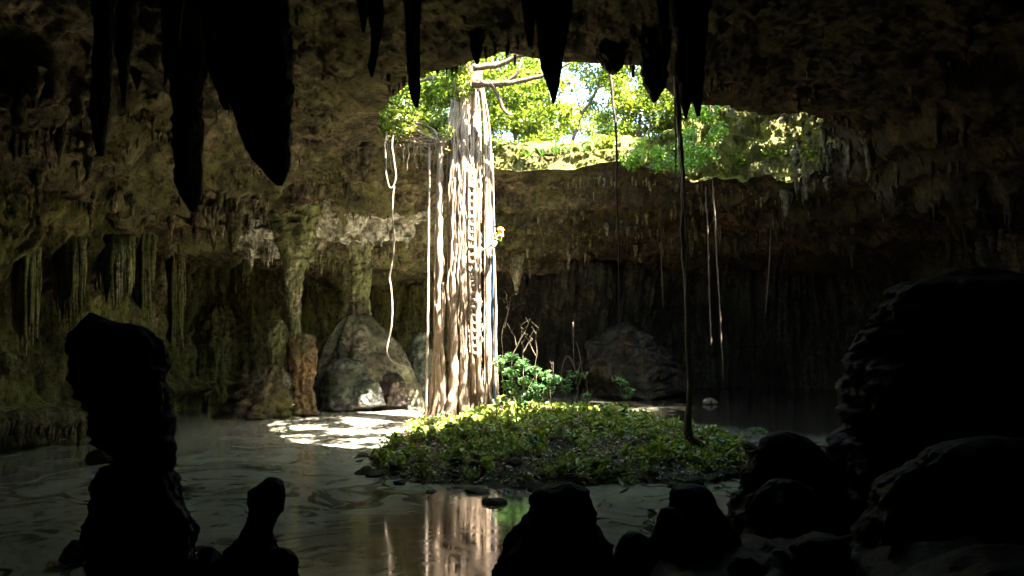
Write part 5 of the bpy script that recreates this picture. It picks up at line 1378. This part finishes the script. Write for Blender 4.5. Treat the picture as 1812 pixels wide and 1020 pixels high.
plant('fern', 1340, 768, 27.5, 'pale fern tuft standing in the water right of the island', [[(1340, 770), (1338, 764)]], [(1333, 763, 0), (1343, 761, 0), (1352, 764, 0)], 90, .2, .16, M_shrub, 507, 'fern', up=1)
plant('seedling', 1472, 822, 13.2, 'bright lone leaf between the domed boulder and the right rock mass', [[(1476, 832), (1474, 822), (1471, 812)]], [(1471, 816, 0)], 9, .08, .12, M_leafy, 508, 'seedling', up=1, sw=.006)
plant('seedling', 1152, 925, 9.6, 'green leaves peeping out beside the blunt stalagmite', [[(1165, 950), (1158, 930), (1152, 912)]], [(1152, 915, 0), (1155, 925, 0), (1160, 905, 0), (1150, 930, 0)], 22, .09, .13, M_creeper, 509, 'seedling', up=1, sw=.006)
for i, (px, py, Y, lb) in enumerate([(1205, 860, 21.5, 'left'), (1112, 862, 21.0, 'middle'), (1262, 858, 21.8, 'right')]):
    plant('seedling', px, py, Y, {'left': 'yellow-green seedling at the waterline under the tall hanging root', 'middle': 'yellow-green seedling at the waterline near the middle of the front shore', 'right': 'yellow-green seedling at the waterline nearest the domed boulder'}[lb],
          [[(px, py), (px + 1, py - 12)]], [(px - 6, py - 10, 0), (px + 7, py - 12, 0), (px, py - 4, .1)], 44, .2, .15, M_leafy, 520 + i, 'seedling', up=1)
# bare twiggy stems standing behind the shrub
for i, (s_, lb) in enumerate([
    ([[(886, 640), (891, 590), (897, 550), (894, 527)], [(893, 580), (902, 550), (905, 528)]], 'tallest bare forked stem behind the shrub'),
    ([[(905, 640), (915, 610), (928, 585), (938, 563)], [(915, 612), (912, 595), (905, 588)]], 'bare slanting stem behind the middle of the shrub'),
    ([[(948, 650), (950, 620), (951, 585)], [(950, 630), (940, 610), (932, 600)]], 'bare upright stem behind the right of the shrub'),
    ([[(925, 640), (925, 615), (920, 600)], [(925, 625), (936, 605), (938, 598)]], 'short bare twig behind the shrub'),
    ([[(972, 690), (978, 660), (979, 640)]], 'short bare stem at the right end of the shrub')]):
    b0 = P(s_[0][0][0], s_[0][0][1], 30.8)
    s_[0].insert(0, (s_[0][0][0] + 6, 730))
    b0 = P(*s_[0][0], 30.8); t = empty('bare_stem', b0, lb, 'bare stem', 'bare stems behind the shrub')
    for k_, st in enumerate(s_):
        mb = MB(); tube(mb, [P(p[0], p[1], 30.8) for p in st], [.024, .016, .006], 6, len(st) * 8, .12, .25, i * 5 + k_)
        for tw in range(2):
            a_ = st[-1]; b_ = st[-2]; f_ = random.random(); x_ = a_[0] * f_ + b_[0] * (1 - f_); y_ = a_[1] * f_ + b_[1] * (1 - f_)
            tube(mb, [P(x_, y_, 30.8), P(x_ + random.uniform(-7, 7), y_ - 6, 30.8), P(x_ + random.uniform(-14, 14), y_ - random.uniform(10, 22), 30.8)], [.009, .006, .003], 4, 8, .05); mb.build('stem', M_twig, t, b0)
mb = MB(); q = P(921, 792, 25.6)
tube(mb, [q, q + Vector((.01, 0, .3)), P(921, 768, 25.6)], [.1, .075, .06], 9, 10, .02, .3); tag(mb.build('stump', M_darkbark, loc=q[:]), 'thin dark broken stump in the middle of the green island', 'stump')
for i, (px, y0, y1, lb) in enumerate([(878, 715, 752, 'slim dark stem at the left of the island crest'), (914, 700, 762, 'slim dark stem below the shrub'), (1173, 715, 738, 'faint dead stem standing in the back water'), (1105, 718, 734, 'short dead stem under the leaning sapling')]):
    Y = [28.5, 28, 33, 30.6][i]
    mb = MB(); tube(mb, [P(px, y1, Y), P(px + 1, (y0 + y1) / 2, Y), P(px, y0, Y)], [.03, .025, .015], 6, 10, .03); tag(mb.build('bare_stem', M_twig if i > 1 else M_darkbark, loc=P(px, y1, Y)[:]), lb, 'bare stem')
# floating debris
def fl(px, py): 
    lo, hi = 5, 60
    for _ in range(40):
        m_ = (lo + hi) / 2
        if P(px, py, m_).z > 0: lo = m_
        else: hi = m_
    return P(px, py, lo)
FD = [(843, 871, .34, 'black lump floating over the reflection of the fig'), (876, 891, .32, 'low black chip floating right of the bright reflection'), (763, 871, .14, 'tiny dark lump at the left of the bright reflection'), (708, 838, .3, 'dark clod in the shallows off the left tip of the island')]
for i, (px, py, s_, lb) in enumerate(FD):
    q = fl(px, py); o = bpy.data.objects.new('floating_clod', rp[i % 5]); COL.objects.link(o); o.location = (q.x, q.y, .0); o.scale = (s_, s_ * .8, s_ * .55); tag(o, lb, 'floating debris')
q0, q1 = fl(1100, 873), fl(1112, 866); mb = MB(); q0.z = q1.z = .02; tube(mb, [q0, (q0 + q1) / 2 + Vector((0, 0, .02)), q1], [.03, .035, .015], 6, 8, .03)
tag(mb.build('floating_stick', M_twig, loc=q0[:]), 'pale stick floating between the two broad stalagmites', 'stick')

for o in S.objects:
    if '_loc' in o: del o['_loc']
